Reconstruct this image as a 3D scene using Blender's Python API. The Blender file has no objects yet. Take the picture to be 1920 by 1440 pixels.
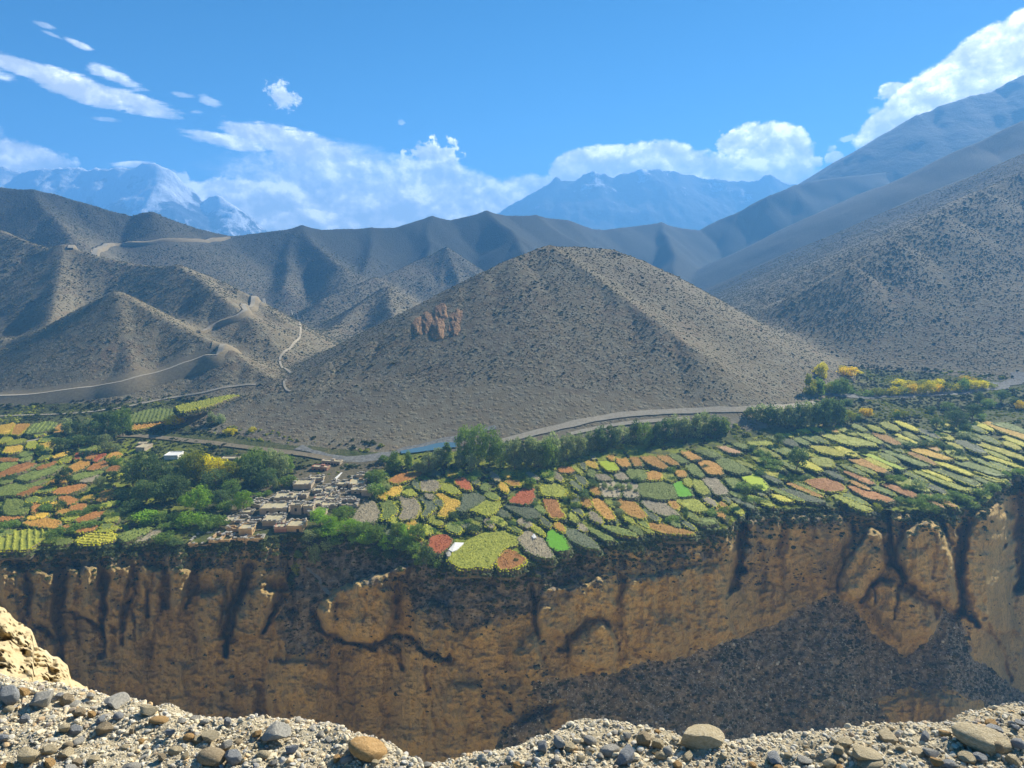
import bpy, bmesh, math, random
import numpy as np
from math import radians as R
SC = bpy.context.scene
COL = SC.collection
random.seed(7); rng = np.random.default_rng(7)

# ------------------------------------------------------------------ camera, light, exposure
F = 1346.0
PITCH = math.atan(240.0 / F)
SUN_AZ, SUN_EL = 43.0, 34.0          # degrees right of the view, above the horizon
cam = bpy.data.cameras.new('camera'); cam_o = bpy.data.objects.new('camera', cam); COL.objects.link(cam_o)
cam.sensor_width = 36; cam.lens = F / 1920 * 36; cam.clip_start = 0.05; cam.clip_end = 60000
cam_o.location = (0, 0, 0); cam_o.rotation_euler = (math.pi / 2 - PITCH, 0, 0)
SC.camera = cam_o
SC.view_settings.view_transform = 'Standard'; SC.view_settings.look = 'None'
SC.view_settings.exposure = 1.2; SC.view_settings.gamma = 1.0
SC.view_settings.use_curve_mapping = False
SC.cycles.max_bounces = 5; SC.cycles.diffuse_bounces = 3; SC.cycles.transmission_bounces = 2
SC.cycles.volume_bounces = 1; SC.cycles.transparent_max_bounces = 8
SC.cycles.use_denoising = True; SC.cycles.sample_clamp_indirect = 6
SC.cycles.caustics_reflective = False; SC.cycles.caustics_refractive = False

sun = bpy.data.lights.new('sun', 'SUN'); sun.energy = 5.0; sun.angle = R(0.53); sun.color = (1.0, 0.93, 0.80)
sun_o = bpy.data.objects.new('sun', sun); COL.objects.link(sun_o)
sun_o.rotation_euler = (R(90 - SUN_EL), 0, R(-SUN_AZ) + math.pi)
# the lamp shines along its own -Z: tilt then turn so that it comes from azimuth +38 degrees
from mathutils import Vector
_sd = Vector((math.sin(R(SUN_AZ)) * math.cos(R(SUN_EL)), math.cos(R(SUN_AZ)) * math.cos(R(SUN_EL)), math.sin(R(SUN_EL))))
sun_o.rotation_euler = _sd.to_track_quat('Z', 'Y').to_euler()
sun_o.location = _sd * 300

def pxray(px, py):
    u = (px - 960) / F; v = (720 - py) / F
    return u, math.cos(PITCH) + v * math.sin(PITCH), v * math.cos(PITCH) - math.sin(PITCH)
def P(px, py, D):
    a, b, c = pxray(px, py); t = D / b
    return (a * t, D, c * t)
def kk(py):
    v = (720 - py) / F
    return -(v * np.cos(PITCH) - np.sin(PITCH)) / (np.cos(PITCH) + v * np.sin(PITCH))

# ------------------------------------------------------------------ world: Nishita sky with clouds
W = bpy.data.worlds.new('World'); SC.world = W; W.use_nodes = True
nt = W.node_tree; nt.nodes.clear(); L = nt.links
def N(t, **k):
    n = nt.nodes.new(t)
    for a, b in k.items(): setattr(n, a, b)
    return n
def sock(n, i, v):
    if hasattr(v, 'is_output') or isinstance(v, bpy.types.NodeSocket): L.new(v, n.inputs[i])
    else: n.inputs[i].default_value = v
def mth(op, a, b=0.0, c=0.0, clamp=False):
    n = N('ShaderNodeMath', operation=op, use_clamp=clamp); sock(n, 0, a); sock(n, 1, b); sock(n, 2, c)
    return n.outputs[0]
def sstep(x, lo, hi):
    n = N('ShaderNodeMapRange', interpolation_type='SMOOTHSTEP'); sock(n, 0, x)
    n.inputs[1].default_value = lo; n.inputs[2].default_value = hi
    n.inputs[3].default_value = 0; n.inputs[4].default_value = 1
    return n.outputs[0]
sky = N('ShaderNodeTexSky', sky_type='NISHITA'); sky.sun_disc = False
sky.sun_elevation = R(SUN_EL); sky.sun_rotation = R(SUN_AZ); sky.altitude = 3400; sky.air_density = 0.72
sky.dust_density = 0.6; sky.ozone_density = 2.6
hs = N('ShaderNodeHueSaturation'); hs.inputs['Saturation'].default_value = 1.36; hs.inputs['Hue'].default_value = 0.493
L.new(sky.outputs[0], hs.inputs['Color'])
bg = N('ShaderNodeBackground'); bg.inputs[1].default_value = 0.057; L.new(hs.outputs[0], bg.inputs[0])
tc = N('ShaderNodeTexCoord'); sep = N('ShaderNodeSeparateXYZ'); L.new(tc.outputs['Generated'], sep.inputs[0])
X, Y, Z = sep.outputs
az = mth('ARCTAN2', X, Y)                       # azimuth, 0 = along the valley
hl = mth('SQRT', mth('ADD', mth('MULTIPLY', X, X), mth('MULTIPLY', Y, Y)))
el = mth('ARCTAN2', Z, hl)
def azel(px, py):
    a, b, c = pxray(px, py)
    return math.atan2(a, b), math.atan2(c, math.hypot(a, b))
cmb = N('ShaderNodeCombineXYZ'); L.new(az, cmb.inputs[0]); L.new(mth('MULTIPLY', el, 1.25), cmb.inputs[1])
def noise(scale, detail, rough, vec=None, dist=0.0, off=0.0, lac=2.0):
    n = N('ShaderNodeTexNoise'); n.inputs['Scale'].default_value = scale; n.inputs['Detail'].default_value = detail
    n.inputs['Roughness'].default_value = rough; n.inputs['Distortion'].default_value = dist
    n.inputs['Lacunarity'].default_value = lac
    v = vec or cmb.outputs[0]
    if off:
        ad = N('ShaderNodeVectorMath', operation='ADD'); L.new(v, ad.inputs[0]); ad.inputs[1].default_value = (off, off * 1.7, off * .3); v = ad.outputs[0]
    L.new(v, n.inputs['Vector'])
    return n
def blend(a, b, c, wa, wb, wc):
    r_ = mth('ADD', mth('ADD', mth('MULTIPLY', mth('SUBTRACT', a, .5), wa), mth('MULTIPLY', mth('SUBTRACT', b, .5), wb)), mth('MULTIPLY', mth('SUBTRACT', c, .5), wc))
    return mth('ADD', r_, .5)
nHi = noise(95, 8, 0.65, off=2.2, dist=0.2).outputs['Fac']
nMid = noise(42, 8, 0.62, off=7.7, dist=0.3).outputs['Fac']
nA_ = noise(17, 10, 0.62, dist=0.15).outputs['Fac']
nA = blend(nA_, nMid, nHi, 1.0, .45, .25)          # billow outline
nB = blend(noise(50, 8, 0.62, off=5.0, dist=0.3).outputs['Fac'], nHi, nMid, 1.1, .9, .6)
# streaked noise for the wind-drawn clouds: stretched along a line that falls to the right
mp = N('ShaderNodeMapping'); L.new(cmb.outputs[0], mp.inputs[0]); mp.inputs['Rotation'].default_value = (0, 0, R(20)); mp.inputs['Scale'].default_value = (0.32, 1.25, 1)
nS = blend(noise(26, 9, 0.60, vec=mp.outputs[0], dist=0.4).outputs['Fac'], noise(90, 8, 0.62, vec=mp.outputs[0], dist=0.3).outputs['Fac'], nHi, 1.0, .7, .3)
# the same billow noise looked up a little nearer the sun: the difference lights the puffs
nA2 = noise(17, 10, 0.62, dist=0.15, vec=None)
shf = N('ShaderNodeVectorMath', operation='ADD'); L.new(cmb.outputs[0], shf.inputs[0]); shf.inputs[1].default_value = (0.007, 0.014, 0); L.new(shf.outputs[0], nA2.inputs['Vector'])
def ell(px, py, rx, ry, rot=0.0, n=None, amp=1.0, dens=1.0, soft=0.35, core=0.0, kind_='A'):
    """one cloud: an ellipse of sky (pixels of the photo turned into angles), eaten by noise"""
    a0, e0 = azel(px, py); a1, _ = azel(px + rx, py); _, e1 = azel(px, py - ry)
    ra = abs(a1 - a0); re = abs(e1 - e0)
    dx = mth('SUBTRACT', az, a0); dy = mth('SUBTRACT', el, e0)
    c, s = math.cos(R(rot)), math.sin(R(rot))
    ux = mth('DIVIDE', mth('ADD', mth('MULTIPLY', dx, c), mth('MULTIPLY', dy, s)), ra)
    uy = mth('DIVIDE', mth('SUBTRACT', mth('MULTIPLY', dy, c), mth('MULTIPLY', dx, s)), re)
    r = mth('SQRT', mth('ADD', mth('MULTIPLY', ux, ux), mth('MULTIPLY', uy, uy)))
    q = mth('SUBTRACT', (1.28 if kind_ == 'A' else 1.04) + core, r)
    q = mth('ADD', q, mth('MULTIPLY', mth('SUBTRACT', n, 0.5), amp * 4.2))
    return mth('MULTIPLY', sstep(q, 0.0, soft), dens), uy
CL = [ # px, py, rx, ry, tilt, noise, amp, density, softness
 (60,132,90,17,-14,'S',.30,.95,.6),(150,165,110,22,-14,'S',.32,1,.55),(240,187,95,19,-12,'S',.35,.9,.6),(215,145,50,12,-20,'S',.5,.6,.8),(145,82,28,6,-18,'S',.5,.7,.9),(85,48,18,5,-10,'S',.6,.3,1.),
 (100,66,22,4,-18,'S',.6,.35,1.),(528,179,24,17,-30,'A',.5,.8,.9),(393,190,18,8,-20,'S',.6,.55,1.),(340,177,22,5,-5,'S',.6,.4,1.),(200,223,22,4,0,'S',.6,.35,1.),(368,210,18,4,0,'S',.6,.3,1.),(752,229,5,4,0,'A',.5,.3,1.),
 (35,300,80,28,-10,'A',.30,1,.5),(30,340,70,26,-8,'A',.4,.7,.8),(245,308,40,7,6,'S',.4,.85,.6),(340,338,16,12,-30,'A',.4,.8,.7),(372,362,20,10,0,'A',.4,.8,.7),
 (470,248,60,18,-12,'S',.34,1,.6),(430,265,80,14,-10,'S',.4,.9,.7),(560,272,110,28,-12,'S',.32,1,.5),(610,300,110,34,-14,'S',.30,1,.5),(690,325,150,48,-14,'S',.22,.8,.9),
 (560,350,150,22,-8,'S',.25,.55,1.2),(740,375,240,56,-8,'A',.16,.95,.7),(860,385,110,36,-8,'A',.18,.95,.7),(650,400,220,44,0,'A',.16,.9,.9),
 (820,308,38,30,-10,'A',.36,1,.45),(795,340,70,36,-5,'A',.25,1,.6),(975,355,55,20,10,'A',.35,.9,.7),
 (700,375,190,50,-10,'A',.12,.9,.8),(850,395,130,34,-8,'A',.12,.95,.8),(900,360,70,26,-14,'A',.2,.9,.6),(480,395,130,42,-4,'A',.26,1,.35),(400,412,70,26,0,'A',.3,1,.4),(580,420,80,22,0,'A',.3,.95,.5),(440,365,60,18,-10,'A',.3,.95,.5),
 (1090,312,46,22,6,'A',.24,1,.3),(1160,306,70,26,2,'A',.2,1,.3),(1240,318,90,36,-6,'A',.18,1,.3),(1330,340,80,34,-14,'A',.2,1,.3),(1400,335,60,30,0,'A',.2,1,.3),
 (1428,272,50,34,-8,'A',.24,1,.32),(1466,300,42,48,0,'A',.24,1,.32),(1380,268,26,18,0,'A',.3,1,.4),(1440,320,60,40,0,'A',.2,1,.35),(1480,350,60,30,0,'A',.2,.8,.6),
 (1527,304,13,8,0,'A',.3,.9,.5),(1563,295,14,8,20,'A',.3,.85,.6),(1560,278,7,5,0,'A',.4,.5,1.),(1672,172,22,11,10,'A',.4,.85,.6),(1640,208,12,6,0,'A',.4,.5,1.),(1595,258,18,4,10,'A',.5,.4,1.),
 (1660,235,50,24,38,'A',.22,1,.35),(1730,190,90,34,38,'A',.18,1,.3),(1820,140,100,44,34,'A',.16,1,.3),(1900,108,90,46,30,'A',.16,1,.3),(1980,70,120,60,30,'A',.16,1,.3),(2100,20,160,80,28,'A',.16,1,.3),
 (-120,290,140,60,-10,'A',.25,1,.5),(-150,90,150,26,-14,'S',.3,.9,.6),
]
tot = None; shade = None
for (px, py, rx, ry, rot, kind, amp, dens, soft) in CL:
    n = nA if kind == 'A' else nS
    if kind == 'A' and max(rx, ry) < 45: n = nB
    m, uy = ell(px, py, rx * (1.12 if kind == 'A' else 1.18), ry * (1.22 if kind == 'A' else 1.15), rot, n, amp * (1.1 if kind == 'A' else .9), dens, soft * .75, 0.0, kind)
    up = mth('MULTIPLY', m, mth('ADD', mth('MULTIPLY', uy, 0.30), 0.36, clamp=True))
    if tot is None: tot, shade = m, up
    else: tot, shade = mth('MAXIMUM', tot, m), mth('MAXIMUM', shade, up)
lit = mth('ADD', mth('ADD', shade, mth('MULTIPLY', mth('SUBTRACT', nA_, nA2.outputs['Fac']), 3.0)), mth('MULTIPLY', mth('SUBTRACT', nB, 0.5), .55), clamp=True)
edge = mth('SUBTRACT', 1.0, tot)                     # thin rims glow with the sun behind them
lit = mth('ADD', lit, mth('MULTIPLY', edge, 0.75), clamp=True)
cr = N('ShaderNodeValToRGB'); L.new(lit, cr.inputs[0])
cr.color_ramp.elements[0].position = 0.15; cr.color_ramp.elements[0].color = (0.29, 0.30, 0.31, 1)
cr.color_ramp.elements[1].position = 0.95; cr.color_ramp.elements[1].color = (0.84, 0.82, 0.76, 1)
e = cr.color_ramp.elements.new(0.55); e.color = (0.46, 0.46, 0.45, 1)
bgc = N('ShaderNodeBackground'); L.new(cr.outputs[0], bgc.inputs[0]); bgc.inputs[1].default_value = 1.5
mix = N('ShaderNodeMixShader'); L.new(tot, mix.inputs[0]); L.new(bg.outputs[0], mix.inputs[1]); L.new(bgc.outputs[0], mix.inputs[2])
wo = N('ShaderNodeOutputWorld'); L.new(mix.outputs[0], wo.inputs[0])

# ------------------------------------------------------------------ helpers
def hash01(ix, iy, iz=0):
    h = (ix.astype(np.int64) * 374761393 + iy.astype(np.int64) * 668265263 + np.int64(iz) * 2147483647) & 0xffffffff
    h = ((h ^ (h >> 13)) * 1274126177) & 0xffffffff
    h = (h ^ (h >> 16)) & 0xffffffff
    h = ((h * 2246822519) & 0xffffffff); h = h ^ (h >> 15)
    return (h & 0xffffff) / float(0xffffff)
def vnoise(x, y, seed=0):
    x = np.asarray(x, float); y = np.asarray(y, float)
    ix = np.floor(x); iy = np.floor(y); fx = x - ix; fy = y - iy
    fx = fx * fx * fx * (fx * (fx * 6 - 15) + 10); fy = fy * fy * fy * (fy * (fy * 6 - 15) + 10)
    a = hash01(ix, iy, seed); b = hash01(ix + 1, iy, seed); c = hash01(ix, iy + 1, seed); d = hash01(ix + 1, iy + 1, seed)
    return (a + (b - a) * fx) * (1 - fy) + (c + (d - c) * fx) * fy
def fbm(x, y, o=5, seed=0, gain=0.5):
    s = 0; a = 1; t = 0
    for i in range(o):
        s = s + a * (vnoise(x, y, seed + i * 17) - 0.5) * 2; t += a; a *= gain
        x = x * 2.03 + 17.1; y = y * 2.03 - 9.7
    return s / t
def ridged(x, y, o=5, seed=0, gain=0.5):
    s = 0; a = 1; t = 0
    for i in range(o):
        s = s + a * (1 - np.abs(vnoise(x, y, seed + i * 31) * 2 - 1)); t += a; a *= gain
        x = x * 2.07 + 3.3; y = y * 2.07 + 8.1
    return s / t
def sm(x, a, b):
    t = np.clip((x - a) / (b - a), 0, 1); return t * t * (3 - 2 * t)

def mesh_np(name, V, Fc, mat=None, smooth=False, attrs=None):
    V = np.asarray(V, np.float32); Fc = np.asarray(Fc, np.int32)
    me = bpy.data.meshes.new(name); n = Fc.shape[1]
    me.vertices.add(len(V)); me.vertices.foreach_set('co', V.ravel())
    me.loops.add(Fc.size); me.loops.foreach_set('vertex_index', Fc.ravel())
    me.polygons.add(len(Fc)); me.polygons.foreach_set('loop_start', np.arange(0, Fc.size, n, dtype=np.int32))
    me.polygons.foreach_set('loop_total', np.full(len(Fc), n, np.int32))
    if smooth: me.polygons.foreach_set('use_smooth', np.ones(len(Fc), bool))
    for k, a in (attrs or {}).items():
        a = np.asarray(a, np.float32)
        if a.ndim == 1:
            at = me.attributes.new(k, 'FLOAT', 'POINT'); at.data.foreach_set('value', a)
        else:
            at = me.attributes.new(k, 'FLOAT_COLOR', 'POINT'); at.data.foreach_set('color', a.ravel())
    me.update(calc_edges=True)
    if mat: me.materials.append(mat)
    return me
def mesh_pd(name, V, Fs, mat=None, smooth=False):
    me = bpy.data.meshes.new(name); me.from_pydata([tuple(v) for v in V], [], Fs); me.update()
    if mat: me.materials.append(mat)
    if smooth:
        for p in me.polygons: p.use_smooth = True
    return me
def link(name, me, parent=None, loc=None, **props):
    o = bpy.data.objects.new(name, me); COL.objects.link(o)
    if parent: o.parent = parent
    if loc is not None: o.location = loc
    for k, v in props.items(): o[k] = v
    return o
def gridfaces(nr, nc):
    i = np.arange(nr - 1)[:, None] * nc + np.arange(nc - 1)[None, :]
    return np.stack([i, i + 1, i + nc + 1, i + nc], -1).reshape(-1, 4)

# ------------------------------------------------------------------ materials
MATS = {}
class MB:
    """a small builder of procedural node materials"""
    def __init__(s, name, rough=0.95, spec=0.1):
        s.m = bpy.data.materials.new(name); s.m.use_nodes = True; s.t = s.m.node_tree; s.t.nodes.clear()
        s.out = s.t.nodes.new('ShaderNodeOutputMaterial'); s.b = s.t.nodes.new('ShaderNodeBsdfPrincipled')
        s.b.inputs['Roughness'].default_value = rough; s.b.inputs['Specular IOR Level'].default_value = spec
        s.t.links.new(s.b.outputs[0], s.out.inputs[0]); s.tc = s.t.nodes.new('ShaderNodeTexCoord'); s.co = s.tc.outputs['Object']; MATS[name] = s.m
    def put(s, n, i, v):
        if isinstance(v, bpy.types.NodeSocket): s.t.links.new(v, n.inputs[i])
        else: n.inputs[i].default_value = v
    def noise(s, scale, detail=6, rough=0.6, stretch=None, dist=0, col=False):
        n = s.t.nodes.new('ShaderNodeTexNoise'); n.inputs['Scale'].default_value = scale; n.inputs['Detail'].default_value = detail
        n.inputs['Roughness'].default_value = rough; n.inputs['Distortion'].default_value = dist
        v = s.co
        if stretch:
            m = s.t.nodes.new('ShaderNodeMapping'); m.inputs['Scale'].default_value = stretch; s.t.links.new(v, m.inputs[0]); v = m.outputs[0]
        s.t.links.new(v, n.inputs['Vector']); return n.outputs['Color' if col else 'Fac']
    def voro(s, scale, feature='F1', out='Distance'):
        n = s.t.nodes.new('ShaderNodeTexVoronoi'); n.feature = feature; n.inputs['Scale'].default_value = scale
        s.t.links.new(s.co, n.inputs['Vector']); return n.outputs[out]
    def math(s, op, a, b=0.0, clamp=False):
        n = s.t.nodes.new('ShaderNodeMath'); n.operation = op; n.use_clamp = clamp; s.put(n, 0, a); s.put(n, 1, b); return n.outputs[0]
    def step(s, x, lo, hi, a=0.0, b=1.0):
        n = s.t.nodes.new('ShaderNodeMapRange'); n.interpolation_type = 'SMOOTHSTEP'; s.put(n, 0, x)
        for i, v in ((1, lo), (2, hi), (3, a), (4, b)): n.inputs[i].default_value = v
        return n.outputs[0]
    def ramp(s, x, stops):
        n = s.t.nodes.new('ShaderNodeValToRGB'); s.t.links.new(x, n.inputs[0]); r = n.color_ramp
        while len(r.elements) < len(stops): r.elements.new(0.5)
        for e, (p, c) in zip(r.elements, stops): e.position = p; e.color = (*c, 1)
        return n.outputs[0]
    def mix(s, f, a, b, mode='MIX'):
        n = s.t.nodes.new('ShaderNodeMix'); n.data_type = 'RGBA'; n.blend_type = mode
        s.put(n, 0, f)
        for i, v in ((6, a), (7, b)):
            if isinstance(v, tuple): n.inputs[i].default_value = (*v, 1)
            else: s.t.links.new(v, n.inputs[i])
        return n.outputs[2]
    def attr(s, name, out='Fac'):
        n = s.t.nodes.new('ShaderNodeAttribute'); n.attribute_name = name; return n.outputs[out]
    def rnd(s):
        n = s.t.nodes.new('ShaderNodeObjectInfo'); return n.outputs['Random']
    def isl(s):
        n = s.t.nodes.new('ShaderNodeNewGeometry'); return n.outputs['Random Per Island']
    def color(s, c): s.put(s.b, 'Base Color', (*c, 1) if isinstance(c, tuple) else c); return s
    def bump(s, h, dist, strength=1.0):
        n = s.t.nodes.new('ShaderNodeBump'); n.inputs['Distance'].default_value = dist; n.inputs['Strength'].default_value = strength
        s.t.links.new(h, n.inputs['Height']); s.t.links.new(n.outputs[0], s.b.inputs['Normal']); return s

# hillside earth: grey-brown gravel with paler wash, scrub spots and painted shade far away
m = MB('hillside_earth'); big = m.noise(0.012, 5, .6); mid = m.noise(0.15, 5, .65); fine = m.noise(1.1, 4, .7)
c = m.ramp(big, [(0.35, (0.150, 0.118, 0.074)), (0.52, (0.190, 0.154, 0.090)), (0.68, (0.205, 0.148, 0.092))])
c = m.mix(m.step(mid, .36, .66), c, (0.215, 0.19, 0.125))
sp = m.voro(0.30); sp2 = m.noise(0.42, 3, .6)
spot = m.math('MULTIPLY', m.step(m.math('ADD', sp, m.math('MULTIPLY', sp2, .7)), 0.78, 0.62), 0.72)
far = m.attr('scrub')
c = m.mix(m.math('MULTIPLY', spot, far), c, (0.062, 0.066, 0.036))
c = m.mix(m.math('MULTIPLY', m.step(far, .45, 1.0), .93), c, (0.030, 0.037, 0.034))  # distant ridges darkened in the colour to stand for cloud shade
c = m.mix(m.attr('tan'), c, (0.40, 0.29, 0.15))
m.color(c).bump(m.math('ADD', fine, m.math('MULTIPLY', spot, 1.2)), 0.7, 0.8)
# plateau ground between the fields
m = MB('plateau_ground'); a = m.noise(0.05, 6, .65); b_ = m.noise(0.6, 5, .7)
c = m.ramp(a, [(0.3, (0.050, 0.062, 0.020)), (0.5, (0.095, 0.105, 0.032)), (0.66, (0.15, 0.135, 0.055))])
c = m.mix(m.step(b_, .45, .7), c, (0.055, 0.065, 0.025))
lu = m.math('MULTIPLY', m.attr('tan'), m.step(m.noise(.11, 5, .6), .32, .55)); c = m.mix(lu, c, m.ramp(b_, [(.3, (0.10, 0.125, 0.018)), (.5, (0.20, 0.23, 0.025)), (.7, (0.33, 0.32, 0.04))])); m.color(c).bump(b_, 0.7, 1)
# conglomerate cliff
m = MB('canyon_cliff'); a = m.noise(0.045, 6, .62, stretch=(1, 1, .45)); b_ = m.noise(0.42, 7, .72); v = m.noise(0.5, 6, .65, stretch=(1.0, 1.0, .12)); st = m.noise(0.30, 5, .6, stretch=(.10, .10, 2.2))
c = m.ramp(a, [(0.34, (0.52, 0.37, 0.15)), (0.5, (0.74, 0.51, 0.19)), (0.66, (0.82, 0.57, 0.21))])
c = m.mix(m.math('MULTIPLY', m.step(v, .48, .72), .45), c, (0.24, 0.17, 0.09))
c = m.mix(m.math('MULTIPLY', m.step(st, .52, .7), .35), c, (0.60, 0.44, 0.24))
c = m.mix(m.math('MULTIPLY', m.step(b_, .53, .64), .50), c, (0.20, 0.145, 0.07))
c = m.mix(m.math('MULTIPLY', m.step(m.noise(1.3, 5, .75), .50, .62), .45), c, (0.20, 0.14, 0.07))
vg = m.attr('veg_shade'); vgn = m.math('ADD', vg, m.math('MULTIPLY', m.math('SUBTRACT', m.noise(0.22, 6, .7), .5), 1.5))
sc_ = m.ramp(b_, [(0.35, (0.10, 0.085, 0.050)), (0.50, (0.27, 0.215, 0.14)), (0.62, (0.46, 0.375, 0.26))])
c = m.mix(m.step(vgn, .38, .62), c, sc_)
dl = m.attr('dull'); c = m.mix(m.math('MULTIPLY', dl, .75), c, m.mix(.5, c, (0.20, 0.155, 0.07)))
m.color(c).bump(m.math('ADD', b_, m.math('MULTIPLY', v, .8)), 2.6, 1)
# camera side of the gorge and the near earth
m = MB('gorge_earth'); a = m.noise(0.9, 7, .65); b_ = m.noise(14, 5, .7)
c = m.ramp(a, [(0.3, (0.48, 0.37, 0.20)), (0.6, (0.62, 0.50, 0.29)), (0.75, (0.68, 0.58, 0.38))])
c = m.mix(m.step(b_, .55, .72), c, (0.25, 0.18, 0.09)); m.color(c).bump(m.math('ADD', a, m.math('MULTIPLY', b_, .35)), 0.12, 1)
m = MB('gravel_bed'); a = m.noise(60, 5, .75); b_ = m.noise(5, 5, .6)
c = m.ramp(a, [(0.3, (0.24, 0.195, 0.12)), (0.48, (0.58, 0.50, 0.34)), (0.66, (0.76, 0.67, 0.47))])
c = m.mix(m.step(b_, .4, .7, 0, .4), c, (0.44, 0.34, 0.19)); m.color(c).bump(a, 0.02, 1)
# stones
def stone_mat(name, c1, c2, c3):
    m = MB(name, .8, .25); a = m.noise(7, 8, .65, dist=.5); b_ = m.noise(45, 5, .7)
    c = m.ramp(a, [(0.3, c1), (0.52, c2), (0.72, c3)]); c = m.mix(m.step(b_, .55, .7, 0, .45), c, tuple(x * .5 for x in c1))
    m.color(c).bump(m.math('ADD', a, m.math('MULTIPLY', b_, .5)), 0.01, 1); return m.m
stone_mat('grey_stone', (0.34, 0.32, 0.27), (0.50, 0.47, 0.39), (0.64, 0.60, 0.49))
stone_mat('blue_grey_stone', (0.24, 0.25, 0.25), (0.38, 0.39, 0.38), (0.52, 0.52, 0.49))
stone_mat('tan_stone', (0.44, 0.34, 0.19), (0.62, 0.51, 0.31), (0.74, 0.65, 0.46))
stone_mat('orange_stone', (0.42, 0.25, 0.10), (0.62, 0.38, 0.15), (0.72, 0.52, 0.28))
stone_mat('brown_stone', (0.28, 0.21, 0.125), (0.46, 0.36, 0.22), (0.60, 0.49, 0.32))
m = MB('pebbles', .85, .2); r_ = m.rnd(); b_ = m.noise(30, 4, .7)
c = m.ramp(r_, [(0, (0.28, 0.27, 0.25)), (.2, (0.58, 0.51, 0.36)), (.45, (0.70, 0.60, 0.40)), (.6, (0.46, 0.45, 0.40)), (.82, (0.76, 0.67, 0.48)), (.95, (0.58, 0.40, 0.20)), (1, (0.24, 0.23, 0.22))])
c = m.mix(m.step(b_, .5, .75, 0, .5), c, (0.2, 0.17, 0.13)); m.color(c)
# foliage
def leaf(name, c1, c2, trans=0.48, c3=None):
    m = MB(name, .7, .15); r_ = m.isl(); nz = m.noise(.5, 4, .6)
    wr = .28 if name.startswith('crop') else .55
    c = m.ramp(m.math('ADD', m.math('MULTIPLY', r_, wr), m.math('MULTIPLY', nz, 1 - wr)), [(0.2, c1), (0.8, c2)] if c3 is None else [(0.15, c1), (0.5, c2), (0.8, c3)])
    oi = m.rnd(); hsv = m.t.nodes.new('ShaderNodeHueSaturation'); m.t.links.new(c, hsv.inputs['Color'])
    m.t.links.new(m.step(oi, 0, 1, .8, 1.2), hsv.inputs['Value']); c = hsv.outputs[0]
    m.color(c); tr = m.t.nodes.new('ShaderNodeBsdfTranslucent'); m.t.links.new(c, tr.inputs[0])
    mx = m.t.nodes.new('ShaderNodeMixShader'); mx.inputs[0].default_value = trans
    m.t.links.new(m.b.outputs[0], mx.inputs[1]); m.t.links.new(tr.outputs[0], mx.inputs[2]); m.t.links.new(mx.outputs[0], m.out.inputs[0]); return m.m
leaf('leaf_dark', (0.062, 0.112, 0.035), (0.188, 0.269, 0.075))
leaf('leaf_mid', (0.1, 0.188, 0.03), (0.3, 0.413, 0.069))
leaf('leaf_bright', (0.15, 0.312, 0.02), (0.388, 0.587, 0.044))
leaf('leaf_silver', (0.15, 0.206, 0.075), (0.45, 0.512, 0.2))
leaf('leaf_yellow', (0.50, 0.45, 0.008), (0.84, 0.74, 0.015), .5)
leaf('leaf_orange', (0.66, 0.46, 0.008), (0.88, 0.68, 0.015), .5)
leaf('leaf_lime', (0.18, 0.23, 0.015), (0.42, 0.42, 0.03), .4)
leaf('scrub_leaf', (0.055, 0.057, 0.030), (0.135, 0.130, 0.062), .2)
leaf('bank_scrub', (0.045, 0.062, 0.020), (0.145, 0.165, 0.040), .25)
m = MB('bark'); a = m.noise(2, 5, .7); m.color(m.ramp(a, [(.3, (0.12, 0.09, 0.06)), (.7, (0.26, 0.21, 0.15))]))
# crops
leaf('crop_orange', (0.36, 0.19, 0.035), (0.62, 0.34, 0.07), .2)
leaf('crop_red', (0.36, 0.09, 0.03), (0.52, 0.17, 0.06), .2)
leaf('crop_rust', (0.34, 0.15, 0.04), (0.54, 0.25, 0.065), .2)
leaf('crop_gold', (0.503, 0.303, 0.046), (0.846, 0.581, 0.085), .25)
leaf('crop_yellow', (0.41, 0.396, 0.045), (0.814, 0.719, 0.085), .25)
leaf('crop_lime', (0.3, 0.38, 0.015), (0.48, 0.58, 0.03), .25)
leaf('crop_green', (0.11, 0.3, 0.015), (0.18, 0.46, 0.02), .3)
leaf('crop_olive', (0.115, 0.154, 0.029), (0.309, 0.356, 0.083), .25)
leaf('crop_meadow', (0.191, 0.222, 0.03), (0.525, 0.525, 0.074), .25)
leaf('crop_grey', (0.093, 0.113, 0.055), (0.216, 0.23, 0.126), .2)
leaf('crop_tan', (0.191, 0.16, 0.094), (0.394, 0.328, 0.204), .1)
leaf('crop_pink', (0.36, 0.21, 0.1), (0.52, 0.31, 0.15), .1)
leaf('verge_yellow', (0.34, 0.36, 0.010), (0.66, 0.60, 0.015), .3)
leaf('verge_green', (0.08, 0.12, 0.018), (0.23, 0.27, 0.045), .25)
for nm, c1, c2 in (('soil', (0.16, 0.115, 0.065), (0.27, 0.20, 0.12)), ('bank_earth', (0.075, 0.068, 0.035), (0.19, 0.155, 0.09))):
    m = MB(nm); a = m.noise(.8, 6, .7); m.color(m.ramp(a, [(.3, c1), (.7, c2)])).bump(a, .3, 1)
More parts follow.
